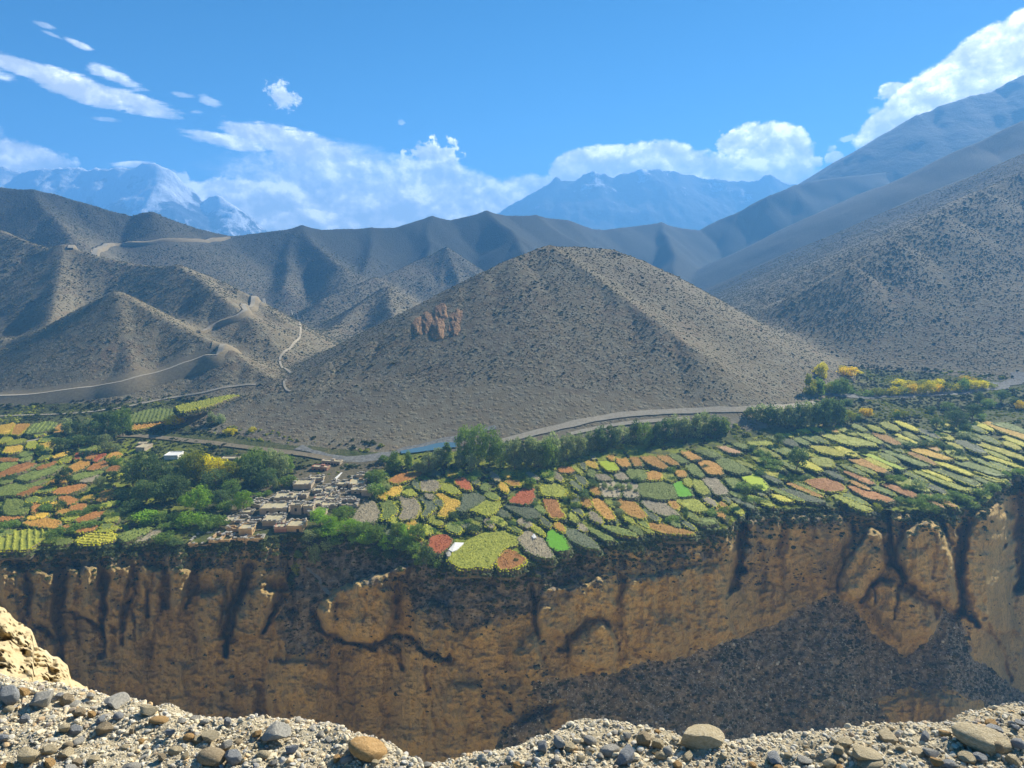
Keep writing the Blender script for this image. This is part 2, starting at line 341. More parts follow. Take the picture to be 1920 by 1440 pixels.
# mud brick, roofs, timber, white wash
def wallmat(nm, c1, c2, c3):
    m = MB(nm); a = m.noise(.7, 6, .7); b_ = m.noise(5, 4, .7, stretch=(1, 1, .3))
    m.color(m.mix(m.step(b_, .5, .75, 0, .5), m.ramp(a, [(.3, c1), (.55, c2), (.75, c3)]), tuple(x * .6 for x in c1))).bump(a, .1, 1)
wallmat('mud_wall', (0.32, 0.26, 0.19), (0.44, 0.36, 0.26), (0.52, 0.45, 0.34))
wallmat('ochre_wall', (0.38, 0.25, 0.12), (0.50, 0.34, 0.17), (0.56, 0.42, 0.24))
wallmat('red_wall', (0.30, 0.13, 0.09), (0.38, 0.19, 0.13), (0.44, 0.26, 0.19))
wallmat('white_wall', (0.60, 0.58, 0.52), (0.74, 0.72, 0.66), (0.80, 0.78, 0.74))
wallmat('mud_roof', (0.36, 0.30, 0.17), (0.48, 0.42, 0.26), (0.58, 0.53, 0.37))
wallmat('firewood', (0.22, 0.20, 0.16), (0.42, 0.39, 0.32), (0.58, 0.55, 0.47))
wallmat('dark_opening', (0.015, 0.014, 0.013), (0.03, 0.027, 0.022), (0.04, 0.035, 0.03))
wallmat('track_dust', (0.28, 0.24, 0.17), (0.38, 0.33, 0.24), (0.46, 0.41, 0.31))
wallmat('cut_earth', (0.17, 0.14, 0.085), (0.24, 0.195, 0.12), (0.30, 0.25, 0.155))
wallmat('river_gravel', (0.10, 0.10, 0.09), (0.21, 0.205, 0.18), (0.36, 0.35, 0.31))
m = MB('river_water', .12, .5); m.color((0.10, 0.19, 0.24)).bump(m.noise(1.2, 4, .6), .05, .6)
m = MB('rock_face'); a = m.noise(.012, 8, .68); b_ = m.noise(.0035, 7, .65, stretch=(1, 1, 2.6))
m.color(m.ramp(a, [(.3, (0.060, 0.062, 0.058)), (.6, (0.095, 0.092, 0.085))])).bump(a, 14, 1)
m = MB('snow_mountain'); a = m.noise(.004, 9, .7, stretch=(1, 1, .6)); h = m.attr('snow')
q = m.step(m.math('ADD', h, m.math('MULTIPLY', m.math('SUBTRACT', a, .5), 2.2)), .40, .62)
m.color(m.mix(q, (0.09, 0.09, 0.095), (0.82, 0.84, 0.88))).bump(a, 40, 1)

m = MB('ochre_scar'); a = m.noise(.12, 6, .65); b_ = m.noise(.5, 6, .7, stretch=(1, 1, .25))
m.color(m.mix(m.math('MULTIPLY', m.step(b_, .5, .65), .7), m.ramp(a, [(.35, (0.25, 0.150, 0.085)), (.65, (0.40, 0.245, 0.125))]), (0.12, 0.085, 0.06))).bump(b_, 1.5, 1)
# ------------------------------------------------------------------ the land as one height function
def seg(points, s, a=0.0): return (np.array([P(*p) for p in points]), s, a)
# crest lines: (pixel x, pixel y, distance) of points of the ridge, and the steepness of its flanks
RIDGES = [
 # the big cone behind the fields
 seg([(400,772,390),(470,742,398),(540,715,408),(620,680,420),(700,640,438),(780,592,460),(860,540,486),(905,512,503),(960,485,522),(1010,469,540),(1080,463,560),(1140,468,575),(1190,487,588),(1240,510,592),(1280,535,590),(1320,560,585),(1400,612,565),(1450,650,545),(1495,688,520),(1530,714,500)], .53),
 seg([(1030,467,545),(1100,512,512),(1160,553,484),(1225,598,455),(1290,648,430),(1330,700,416)], .62),
 # gentle apron at its foot
 seg([(520,745,398),(640,738,394),(760,735,392),(880,738,396),(980,742,402),(1100,744,420),(1200,740,435)], .33),
 # right-hand slope
 seg([(1330,600,690),(1400,592,660),(1500,550,650),(1600,500,660),(1680,450,700),(1760,400,745),(1840,358,790),(1920,318,830),(2100,230,900),(2400,80,1000),(2800,-60,1100)], .53),
 seg([(1880,420,720),(1800,520,640),(1700,620,570),(1640,680,530)], .42),
 seg([(2000,360,740),(1960,520,620),(1930,640,540)], .42),
 # ridge behind it
 seg([(1270,600,1250),(1340,546,1250),(1400,530,1270),(1500,482,1320),(1600,430,1400),(1700,370,1480),(1740,328,1500),(1770,305,1520),(1800,292,1540),(1820,272,1550),(1920,225,1620),(2100,150,1700),(2500,40,1800)], .55),
 # skyline
 seg([(1000,405,1500),(1060,412,1600),(1120,432,1750),(1180,425,1850),(1240,418,1950),(1280,428,2000),(1310,432,2050),(1370,400,2100),(1430,370,2150),(1490,347,2200),(1560,334,2250),(1640,325,2300),(1740,312,2400),(1900,290,2500),(2200,260,2600)], .8),
 seg([(1240,418,1950),(1260,470,1700),(1280,540,1400)], .8),
 seg([(1120,432,1750),(1130,480,1500)], .8),
 seg([(330,430,1050),(430,445,1100),(480,438,1130),(560,427,1180),(600,431,1200),(650,429,1240),(740,427,1290),(780,414,1320),(810,407,1340),(845,413,1360),(880,405,1380),(910,397,1400),(945,404,1440),(1000,405,1500)], .62),
 seg([(910,397,1400),(965,445,1260),(1000,490,1150),(1020,560,980)], .62),
 seg([(810,407,1340),(800,450,1250),(790,500,1150)], .62),
 seg([(560,427,1180),(600,465,1090),(640,500,1010)], .62),
 seg([(560,427,1180),(540,480,1080),(530,540,950)], .62),
 seg([(690,430,1260),(690,480,1150),(680,560,950)], .62),
 # middle spurs
 seg([(560,640,760),(640,580,850),(720,520,960),(780,490,1020),(835,467,1060),(875,505,1060),(930,560,1000)], .62),
 seg([(835,467,1060),(860,520,990),(880,570,900)], .62),
 seg([(500,700,590),(560,663,640),(640,606,720),(690,562,775),(725,543,800),(760,560,790),(800,590,770)], .62),
 seg([(725,543,800),(740,590,720)], .62),
 seg([(600,560,860),(660,535,900),(700,520,930)], .62),
 # left skyline
 seg([(-600,250,1000),(-300,320,1000),(-100,345,1000),(0,350,1000),(60,358,1005),(100,363,1010),(150,378,1015),(200,395,1020),(240,405,1025),(262,399,1030),(284,397,1030),(310,408,1035),(370,430,1060),(430,446,1100)], .62),
 seg([(60,358,1005),(90,400,930),(130,445,860)], .62),
 # left hills
 seg([(-500,400,760),(-200,410,740),(0,432,730),(50,452,715),(90,466,705),(120,463,700),(160,474,690),(250,496,675),(330,503,655),(370,520,630),(410,548,600),(450,578,575),(480,600,560),(510,640,540)], .62),
 seg([(330,500,655),(400,525,680),(450,548,650),(490,572,625),(530,600,600)], .62),
 seg([(120,463,700),(112,520,640),(90,600,560)], .62),
 seg([(-300,560,560),(-100,610,540),(20,640,530),(130,600,535),(180,566,530),(215,553,525),(235,556,522),(300,592,505),(370,628,485),(430,657,468),(470,684,458),(515,715,445)], .62),
 seg([(215,553,525),(232,620,487),(245,690,450)], .62),
]
def plane(x, y):
    d = np.sqrt(x * x * .35 + y * y)
    z = -100 + .06 * (np.clip(y, 150, 500) - 230) + .02 * (np.clip(y, 500, 1200) - 500)
    return z
def height(x, y, detail=True):
    x = np.asarray(x, float); y = np.asarray(y, float)
    r = np.sqrt(x * x + y * y)
    if detail:
        wa = np.clip((r - 380) / 400, 0, 1) * 7 + np.clip((r - 900) / 1200, 0, 1) * 9
        wx = x + wa * fbm(x / 110, y / 110, 2, 3); wy = y + wa * fbm(x / 110 + 40, y / 110, 2, 9)
    else: wx, wy = x, y
    K = 4.0
    base = plane(x, y) + .35 * fbm(x / 14, y / 14, 4, 5)
    mx = base.copy(); acc = np.zeros_like(x)
    hs_ = []
    for pts, s, _ in RIDGES:
        best = np.full(x.shape, -1e9)
        for i in range(len(pts) - 1):
            a, b = pts[i], pts[i + 1]; dx, dy = b[0] - a[0], b[1] - a[1]; l2 = dx * dx + dy * dy + 1e-9
            t = np.clip(((wx - a[0]) * dx + (wy - a[1]) * dy) / l2, 0, 1)
            d = np.hypot(wx - a[0] - t * dx, wy - a[1] - t * dy)
            h = a[2] + t * (b[2] - a[2]) - s * (np.sqrt(d * d + 9) - 3) * (1 - .12 * np.clip(d / 300, 0, 1))
            best = np.maximum(best, h)
        hs_.append(best)
    hh = np.maximum.reduce(hs_)
    ss = sum(np.exp(np.clip((h - hh) / K, -40, 0)) for h in hs_)
    hh = hh + K * np.log(ss) - K * .0
    hill = hh > base - 30
    rise = np.clip((hh - base) / 14, 0, 1)
    if detail:
        amp = np.clip(r / 700, .6, 1.5)
        hh = hh + rise * amp * (.38 * (ridged(x / 60, y / 60, 4, 21) - .55) * 2 + .25 * fbm(x / 8, y / 8, 3, 8))
    # concave foot: a soft union with the valley floor
    kf = 4.0
    mxx = np.maximum(hh, base)
    out = mxx + kf * np.log(np.exp(np.clip((hh - mxx) / kf, -40, 0)) + np.exp(np.clip((base - mxx) / kf, -40, 0)))
    return out - kf * .0

def hit(px, py, dmin=200, dmax=3000, n=900):
    """where the line of sight through a point of the photo first meets the land"""
    D = np.geomspace(dmin, dmax, n)
    a, b, c = pxray(px, py)
    x = a / b * D; z = c / b * D
    h = height(x, D, False); idx = np.where(h > z)[0]
    if len(idx) == 0: return (x[-1], D[-1], z[-1])
    i = idx[0]
    return (x[i], D[i], z[i])
def hits(pts, **k): return np.array([hit(*p, **k) for p in pts])

# cliff edge of the plateau, in the photo's pixels
EDGE = [(-900,1040),(-300,1036),(0,1030),(120,1030),(230,1022),(350,1018),(470,1012),(560,1000),(640,1000),(720,1010),(800,1040),(850,1058),(930,1066),(990,1060),(1060,1040),(1130,1022),(1210,1010),(1290,1000),(1360,992),(1400,958),(1500,952),(1600,950),(1700,956),(1790,955),(1850,940),(1885,905),(1920,890),(2100,880),(2900,880)]
ex = np.array([e[0] for e in EDGE], float); ey = np.array([e[1] for e in EDGE], float)
def edge_D(py):      # distance at which the line of sight meets the sloping plateau
    k = kk(py); return (100 + .06 * 230) / (k + .06)

# ------------------------------------------------------------------ plateau and hills: a fan of cells, finer near, coarser far
NCOL, NROW = 860, 640
pxs = np.linspace(-640, 2560, NCOL)
edge_j = 3.0 * (vnoise(pxs / 17, pxs * 0 + 3, 4) - .5) * 2 + 1.5 * (vnoise(pxs / 6, pxs * 0, 5) - .5)
epy = np.interp(pxs, ex, ey) + edge_j
De = edge_D(epy)
tx = (pxs - 960) / F                                    # sideways slope of each column (its plan direction, scaled below)
cosr = 1.0
t = np.linspace(0, 1, NROW)
ratio = (3300 / De)[None, :] ** (t[:, None] ** 1.12)
Dg = De[None, :] * ratio
# plan direction of a column: use the ray at the cliff edge so the two meshes meet
a_, b_, c_ = pxray(pxs, epy)
dirx = a_ / b_
Xg = dirx[None, :] * Dg; Yg = Dg
Zg = height(Xg.ravel(), Yg.ravel()).reshape(Xg.shape)
edgeZ = Zg[0].copy()
V = np.stack([Xg, Yg, Zg], -1).reshape(-1, 3)
Rr = np.hypot(Xg, Yg)
above = Zg - plane(Xg, Yg)
scrub = sm(Rr, 520, 1350) * .9 + .10  # weights far scrub spots and the shade painted on distant ridges
# bare, paler places
P_tan = [(820,595,48,34,.85),(800,615,30,24,.5),(940,640,30,22,.35)]
f = gridfaces(NROW, NCOL)
rowi = f[:, 0] // NCOL
cen = V[f].mean(1); cab = above.ravel()[f].mean(1)
is_hill = (cab > 3.2) | (cen[:, 1] > 640)
lpx = np.repeat(pxs[None], NROW, 0); lpy = 720 + F * np.tan(np.arctan(-Zg / Yg) - PITCH)
lush = np.clip(sm(lpx, 690, 760) * sm(lpy, 812, 850) * (1 - .65 * sm(lpx, 1450, 1700) * (1 - sm(lpy, 800, 860))) + (1 - sm(lpx, 260, 420)) * sm(lpy, 800, 850), 0, 1)
def submesh(name, faces, mat, **kw):
    u, inv = np.unique(faces, return_inverse=True)
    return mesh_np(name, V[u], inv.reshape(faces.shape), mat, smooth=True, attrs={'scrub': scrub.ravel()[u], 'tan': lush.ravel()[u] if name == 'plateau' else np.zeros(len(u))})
link('plateau', submesh('plateau', f[~is_hill], MATS['plateau_ground']), kind='structure', label='nearly level farming plateau of terraced ground above the gorge')
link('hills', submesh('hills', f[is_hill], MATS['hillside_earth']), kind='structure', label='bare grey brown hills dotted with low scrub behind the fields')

# ------------------------------------------------------------------ the canyon wall below the plateau
CC, CR = 1150, 450
cx = np.linspace(-640, 2560, CC)
ce = np.interp(cx, pxs, epy); cD0 = np.interp(cx, pxs, De); cZ0 = np.interp(cx, pxs, edgeZ)
tt = np.linspace(0, 1, CR)
bot = 1640.0
PYc = ce[None, :] + (bot - ce)[None, :] * tt[:, None]
PXc = np.repeat(cx[None, :], CR, 0)
wob = 10 * fbm(PXc / 60, PYc / 60, 3, 2) + 5 * fbm(PXc / 14, PYc / 22, 3, 52); wob2 = 9 * fbm(PXc / 60 + 9, PYc / 60, 3, 6) + 7 * fbm(PXc / 13 + 4, PYc / 15, 3, 57)
qx, qy = PXc + wob, PYc + wob2
def poly_d(points):
    d = np.full(qx.shape, 1e9); w = np.zeros(qx.shape)
    for (x0, y0, *w0), (x1, y1, *w1) in zip(points[:-1], points[1:]):
        dx, dy = x1 - x0, y1 - y0; l2 = dx * dx + dy * dy
        t_ = np.clip(((qx - x0) * dx + (qy - y0) * dy) / l2, 0, 1); dd = np.hypot(qx - x0 - t_ * dx, qy - y0 - t_ * dy)
        w = np.where(dd < d, (w0[0] if w0 else 10) + t_ * ((w1[0] if w1 else 10) - (w0[0] if w0 else 10)), w); d = np.minimum(d, dd)
    return d, w
def inpoly(points, soft=14):
    x = np.array([p[0] for p in points], float); y = np.array([p[1] for p in points], float)
    ins = np.zeros(qx.shape, bool); d = np.full(qx.shape, 1e9)
    for i in range(len(x)):
        x0, y0, x1, y1 = x[i - 1], y[i - 1], x[i], y[i]
        cnd = ((y0 > qy) != (y1 > qy)) & (qx < (x1 - x0) * (qy - y0) / (y1 - y0 + 1e-9) + x0); ins ^= cnd
        dx, dy = x1 - x0, y1 - y0; t_ = np.clip(((qx - x0) * dx + (qy - y0) * dy) / (dx * dx + dy * dy + 1e-9), 0, 1)
        d = np.minimum(d, np.hypot(qx - x0 - t_ * dx, qy - y0 - t_ * dy))
    sd = np.where(ins, d, -d)
    return sd if soft is None else sm(sd, -soft, soft)
band = 34 + 22 * fbm(cx / 70, cx * 0, 3, 12)
band = band + np.interp(cx, [0,250,480,640,800,1000,1150,1300,1400,1600,1900], [10,0,25,60,50,60,45,35,0,0,0])
top = 1 - sm(PYc - ce[None, :] - band[None, :] + 10 * fbm(PXc / 20, PYc / 20, 3, 44), -8, 16)
m_slope = np.full(qx.shape, 7.0)                         # how steep: metres down per metre out
TALUS = [
 [(880,1500),(940,1390),(1010,1330),(1000,1285),(1080,1270),(1200,1248),(1330,1215),(1400,1190),(1490,1152),(1530,1125),(1560,1108),(1590,1140),(1660,1205),(1700,1235),(1740,1200),(1770,1140),(1800,1160),(1830,1230),(1920,1300),(2200,1340),(2200,1700),(860,1700)],
 [(600,1010),(790,1030),(830,1070),(760,1080),(690,1080),(620,1110),(600,1150),(600,1205),(540,1230),(510,1180),(540,1110),(560,1040)],
 [(850,1060),(1000,1075),(980,1130),(900,1160),(800,1200),(760,1150),(800,1090)],
]
BLOCKS = [
 ([(600,1155),(608,1130),(640,1105),(700,1080),(745,1062),(772,1064),(748,1085),(740,1120),(738,1160),(728,1185),(702,1207),(650,1200),(615,1182)],9,26),
 ([(775,1150),(800,1128),(838,1138),(846,1180),(845,1220),(836,1232),(800,1222),(772,1195)],4.5,16),
 ([(1571,1112),(1578,1080),(1596,1030),(1618,992),(1636,985),(1655,1008),(1660,1055),(1640,1090),(1614,1128),(1590,1137)],7.5,26),
 ([(1683,1085),(1679,1035),(1698,992),(1735,966),(1762,985),(1793,1040),(1799,1100),(1794,1148),(1765,1132),(1722,1108)],10,30),
 ([(1617,1135),(1632,1098),(1660,1086),(1692,1100),(1740,1128),(1757,1166),(1750,1184),(1692,1203),(1670,1192),(1642,1158)],8.5,24),
 ([(1768,964),(1800,966),(1803,1010),(1797,1036),(1778,1012)],4,12),([(1664,962),(1700,952),(1715,960),(1690,985),(1680,1030),(1668,1010)],3.5,12),
 ([(1814,1010),(1828,962),(1885,930),(1900,1040),(1893,1110),(1915,1190),(1870,1190),(1832,1165),(1810,1120)],6,26),
 ([(1060,1228),(1072,1198),(1128,1160),(1150,1176),(1163,1215),(1150,1240),(1105,1256),(1070,1243)],5.5,18),
 ([(964,1262),(960,1225),(1000,1188),(1020,1215),(1022,1258),(1000,1272)],4.5,16),
 ([(438,1192),(446,1150),(462,1108),(500,1083),(514,1110),(508,1150),(480,1194)],7,20),
 ([(122,1140),(125,1062),(184,1066),(191,1130),(187,1166),(150,1150)],4.5,18),([(203,1160),(200,1062),(240,1062),(234,1120),(226,1172)],4,16),([(256,1200),(262,1062),(304,1066),(308,1140),(286,1200)],4,18),
 ([(320,1120),(324,1062),(362,1060),(350,1120),(336,1170)],4,16),([(362,1180),(372,1115),(418,1100),(428,1150),(420,1210),(380,1230)],5,20),([(0,1130),(2,1062),(44,1066),(50,1150),(30,1180)],4,18),([(58,1160),(60,1070),(98,1072),(104,1150),(100,1180)],4,16),
 ([(1394,1060),(1400,965),(1460,962),(1462,1012),(1440,1060)],3,16),([(1470,1090),(1474,965),(1594,962),(1596,1010),(1560,1090)],2.5,22),([(1002,1150),(1010,1110),(1155,1075),(1162,1130),(1150,1150),(1060,1190),(1010,1195)],2.5,22),
 ([(1170,1180),(1168,1075),(1350,1060),(1364,1115),(1375,1190),(1200,1240),(1175,1215)],2.5,26),
 ([(500,1290),(506,1240),(620,1245),(640,1330),(600,1380),(504,1370)],3,20),([(840,1290),(850,1280),(900,1285),(905,1350),(860,1370),(836,1340)],3,16)]
blk = np.zeros(qx.shape); blk_in = np.zeros(qx.shape)
for pts, am, rad in BLOCKS:
    rad = rad * .62; sd = inpoly(pts, None); blk = np.maximum(blk, am * 1.5 * np.sqrt(np.clip(1 - (1 - np.clip(sd / rad, 0, 1)) ** 2, 0, 1)))
    blk_in = np.maximum(blk_in, sm(sd, -3, 3))
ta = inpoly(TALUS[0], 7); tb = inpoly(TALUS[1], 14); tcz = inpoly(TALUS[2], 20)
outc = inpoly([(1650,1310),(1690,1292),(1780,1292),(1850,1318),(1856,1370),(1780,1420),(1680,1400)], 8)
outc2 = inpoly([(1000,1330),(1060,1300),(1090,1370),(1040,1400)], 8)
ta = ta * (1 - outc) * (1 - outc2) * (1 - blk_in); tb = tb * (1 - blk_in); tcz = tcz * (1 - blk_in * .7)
ledge = inpoly([(600,1195),(640,1200),(700,1215),(740,1190),(780,1200),(850,1235),(840,1245),(760,1215),(700,1225),(620,1215)], 5)
m_slope = m_slope * (1 - ta) + .95 * ta
m_slope = 1 / ((1 - np.clip(tb + tcz, 0, 1)) / m_slope + np.clip(tb + tcz, 0, 1) / 1.5)
m_slope = 1 / ((1 - top * .85) / m_slope + top * .85 / 1.9)
K_ = kk(PYc)
Dc = np.zeros(qx.shape); Dc[0] = cD0
for i in range(1, CR):
    mm = m_slope[i]; Dc[i] = Dc[i - 1] * (mm + K_[i - 1]) / (mm + K_[i])
# smooth sideways so neighbouring columns flow together
ker = np.hanning(31); ker /= ker.sum()
for i in range(CR):
    wgt = min(1, i / 40)
    sm_ = np.convolve(np.pad(Dc[i], 15, mode='edge'), ker, 'valid'); Dc[i] = Dc[i] * (1 - wgt) + sm_ * wgt
rock = 1 - np.clip(ta + tb * .8 + tcz * .7, 0, 1)
fade = sm(PYc - ce[None, :], 0, 26)
dsp = np.zeros(qx.shape)
dn = (PYc - ce[None, :])
# flutes: vertical ribs, stronger to the left, shallow relief everywhere
fl = ridged(qx / 46, dn / 420 + 3, 4, 61) - .55
fl2 = ridged(qx / 19, dn / 150, 3, 67) - .55
left = 1 - sm(PXc, 560, 760)
dsp += rock * fade * (fl * (5.0 + 6.0 * left * (1 - sm(dn, 150, 300) * .6)) + fl2 * 2.4)
dsp += rock * fade * 3.6 * fbm(qx / 50, qy / 42, 6, 71, .55) + fade * (.5 + 1.0 * rock) * fbm(qx / 9, qy / 10, 4, 75, .65)
dsp += rock * fade * .9 * ridged(qx / 160, qy / 9, 3, 91)
dsp += (1 - rock) * fade * (1.3 * ridged(qx / 16 + qy / 60, qy / 70, 4, 77) + 1.5 * fbm(qx / 40, qy / 40, 4, 78))
CLEFTS = [ # polyline (x, y, half width) and depth in metres
 ([(108,1058,9),(112,1120,10),(112,1170,9),(118,1235,5)],7),([(45,1080,4),(52,1150,4)],2.5),([(195,1060,7),(196,1120,5),(192,1180,4),(190,1230,3)],5),([(70,1180,4),(100,1200,6),(116,1240,6)],4),
 ([(245,1060,3),(252,1110,5),(236,1150,5),(230,1210,3)],5),([(310,1065,6),(313,1100,8),(311,1140,6)],5),([(280,1110,3),(283,1160,3)],4),([(372,1050,6),(368,1095,8),(355,1140,3)],6),([(215,1120,3),(228,1130,5),(246,1122,3)],3),
 ([(468,1062,9),(455,1090,10),(443,1130,9),(436,1170,8),(425,1195,9),(424,1225,3)],12),([(415,1130,3),(420,1180,4)],4),
 ([(500,1098,8),(520,1100,14),(522,1120,8),(510,1150,5),(490,1180,4)],9),([(545,1060,10),(540,1100,12),(548,1150,10)],5),
 ([(490,1285,8),(492,1320,12),(498,1360,12)],6),([(160,1150,8),(190,1165,8),(190,1190,5)],3),
 ([(600,1150,5),(598,1180,5),(640,1203,5),(700,1213,5),(730,1190,5),(760,1195,6),(800,1225,5),(850,1238,4)],6),
 ([(738,1080,8),(735,1120,12),(738,1150,8)],6),([(745,1215,8),(750,1250,5)],5),([(800,1240,3),(802,1300,4)],3),
 ([(996,1100,2),(998,1150,5),(1005,1200,5),(1020,1240,4)],5),([(1050,1215,6),(1062,1200,5),(1100,1165,5),(1130,1155,5),(1150,1180,4),(1160,1215,4)],4.5),([(1060,1190,3),(1065,1230,4)],4),
 ([(1160,1080,2),(1165,1120,2)],2),([(1382,1070,8),(1372,1090,10),(1366,1110,6)],10),([(1390,965,8),(1392,1000,9),(1388,1040,8),(1382,1070,8)],10),([(1465,1010,3),(1458,1040,4)],3),
 ([(1664,958,6),(1666,990,6),(1668,1020,9),(1680,1060,9),(1690,1080,6)],14),([(1600,985,3),(1598,1000,5)],6),
 ([(1625,1000,3),(1592,1050,3),(1576,1085,3),(1571,1110,3)],7),([(1618,1115,2),(1612,1135,3)],4),([(1635,1090,3),(1636,1120,1.5),(1638,1150,1.5)],4),([(1683,1095,3),(1682,1130,2),(1680,1160,1.5)],4),
 ([(1815,985,4),(1806,1020,9),(1805,1060,8),(1802,1090,6),(1804,1150,7),(1830,1170,5)],13),([(1765,965,3),(1772,1000,3),(1795,1030,3)],4),
 ([(1740,1120,8),(1770,1130,10),(1800,1160,8)],6),([(1700,955,4),(1690,980,5)],5),
 ([(1912,900,16),(1918,980,18),(1925,1060,22),(1912,1105,10)],26),([(1850,1170,4),(1880,1230,5),(1900,1270,5)],5),
 ([(1040,1325,5),(1000,1335,9),(980,1350,4)],5),([(930,1300,6),(950,1325,7)],3),
 ([(400,1285,6),(440,1330,8)],2),([(250,1300,14),(300,1340,16)],5),([(120,1150,3),(160,1155,8),(190,1180,6)],3),
]
for pts, dep in CLEFTS:
    d, w = poly_d(pts); w = w * (1.15 + .8 * fbm(qx / 12, qy / 16, 2, 5))
    w = np.clip(w, 1.2, 99); dsp -= dep * .9 * (1 - sm(d / w, .1, 1.5)) * sm(dn, -4, 14)
BULGES = [ # x, y, rx, ry, metres
 (1604,1110,20,28,2.5),(880,1130,60,36,2),(1000,1370,36,30,3),(1745,1345,100,46,5),(545,1120,20,26,3),(1640,1060,18,30,2)]
dsp += blk * sm(dn, 0, 20)
for bx, by, rx, ry, am in BULGES:
    q = 1 - ((qx - bx) / rx) ** 2 - ((qy - by) / ry) ** 2
    dsp += am * np.sqrt(np.clip(q, 0, 1)) * sm(dn, 0, 20)
Dd = Dc - dsp * 1.0
Dd[0] = cD0
av, bv, cv = pxray(PXc, PYc)
Xc = av / bv * Dd; Yc = Dd; Zc = cv / bv * Dd
Zc[0] = cZ0; Xc[0] = np.interp(cx, pxs, Xg[0]); Zc[0] -= .02
veg_shade = np.clip(.50 * top + ta * 1.0 + tb * .9 + tcz * .75 + .38 * inpoly([(780,1120),(900,1100),(1010,1120),(1000,1160),(900,1200),(800,1190)], 22) + .35 * inpoly([(870,1250),(1000,1240),(1150,1290),(1050,1400),(900,1400)], 25) + .4 * inpoly([(1000,1020),(1120,1050),(1080,1090),(1000,1110)],15) + .5 * inpoly([(1365,1110),(1400,1010),(1460,1020),(1440,1110)],10) + .45 * inpoly([(1480,1070),(1560,1040),(1560,1090),(1500,1100)],10) + .5 * inpoly([(520,1180),(620,1200),(700,1240),(560,1240)], 12), 0, 1)
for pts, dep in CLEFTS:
    d, w = poly_d(pts); veg_shade = np.maximum(veg_shade, .16 * (1 - sm(d / w, .5, 1.3)))  # shade inside the clefts put into the wall colour as well
veg_shade = np.maximum(veg_shade, .55 * ledge)
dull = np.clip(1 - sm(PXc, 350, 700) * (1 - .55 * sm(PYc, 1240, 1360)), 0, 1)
me = mesh_np('canyon_wall', np.stack([Xc, Yc, Zc], -1).reshape(-1, 3), gridfaces(CR, CC)[:, ::-1], MATS['canyon_cliff'], smooth=True, attrs={'veg_shade': veg_shade.ravel(), 'dull': dull.ravel()})
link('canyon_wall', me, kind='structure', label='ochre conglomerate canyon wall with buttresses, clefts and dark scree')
CLIFF = dict(X=Xc, Y=Yc, Z=Zc, px=PXc, py=PYc, veg_shade=veg_shade, ta=ta, tb=tb, tcz=tcz, top=top, rock=rock)

# gorge floor and the near side of the gorge, sunlit, facing the wall
fx = np.linspace(-700, 700, 90); fy = np.linspace(20, 260, 30); FX, FY = np.meshgrid(fx, fy)
FZ = -205 + 6 * fbm(FX / 60, FY / 60, 4, 33)
link('gorge_floor', mesh_np('gorge_floor', np.stack([FX, FY, FZ], -1).reshape(-1, 3), gridfaces(30, 90), MATS['gorge_earth'], smooth=True), kind='structure')

# ------------------------------------------------------------------ far mountains, each its own ground
def mountain(name, crest, s, depth, spread, mat, amp, cell, seed, snow=None, foot=-150, nx=420, ny=150, label=None):
    C = np.array([P(*p) for p in crest]); x0, x1 = C[:, 0].min() - spread, C[:, 0].max() + spread
    ymin, ymax = C[:, 1].min() - depth, C[:, 1].max() + depth * .4
    gx, gy = np.meshgrid(np.linspace(x0, x1, nx), np.linspace(ymin, ymax, ny))
    wx = gx + amp * .9 * fbm(gx / cell, gy / cell, 5, seed); wy = gy + amp * 1.2 * fbm(gx / cell + 7, gy / cell, 5, seed + 3)
    best = np.full(gx.shape, -1e9)
    for i in range(len(C) - 1):
        a, b = C[i], C[i + 1]; dx, dy = b[0] - a[0], b[1] - a[1]; l2 = dx * dx + dy * dy
        t_ = np.clip(((gx - a[0]) * dx + (wy - a[1]) * dy) / l2, 0, 1); d = np.hypot(gx - a[0] - t_ * dx, wy - a[1] - t_ * dy)
        best = np.maximum(best, a[2] + t_ * (b[2] - a[2]) - s * d)
    z = best + amp * .55 * (ridged(gx / cell, gy / cell, 6, seed + 5, .55) - .68) * 1.6
    z = np.maximum(z, foot)
    at = {}
    sn = np.zeros(z.shape) if snow is None else snow(gx, gy, z)
    me = mesh_np(name, np.stack([gx, gy, z], -1).reshape(-1, 3), gridfaces(ny, nx), mat, smooth=True, attrs={'snow': sn.ravel()})
    return link(name, me, kind='structure', label=label)
mountain('mountain', [(1420,430,2418),(1470,385,2457),(1530,334,2496),(1580,300,2535),(1640,265,2574),(1680,248,2590),(1720,212,2613),(1750,205,2636),(1775,192,2652),(1800,184,2652),(1860,168,2691),(1920,140,2730),(2050,110,2760),(2200,120,2850),(2500,150,2964)],
         .62, 1100, 500, MATS['rock_face'], 20, 330, 101, label='high blue ridge rising to the upper right into the cloud')
mountain('mountain', [(780,520,5830),(900,425,5900),(935,398,5980),(965,378,5980),(1000,360,5980),(1020,350,5980),(1042,337,5980),(1050,346,5980),(1062,338,5980),(1078,334,5980),(1090,326,5980),(1100,318,5980),(1112,313,5980),(1122,324,5980),(1132,318,5980),(1144,326,5980),(1175,322,6020),(1230,318,6100),(1300,326,6150),(1360,340,6180),(1410,340,6200),(1440,330,6200),(1480,345,6200),(1520,352,6200),(1600,380,6200),(1800,420,6200)],
         .75, 2000, 500, MATS['snow_mountain'], 150, 700, 131, snow=lambda x, y, z: -.05 + .45 * sm(z, 200, 650), foot=-200, label='hazy jagged peak in the centre under a bank of cloud')
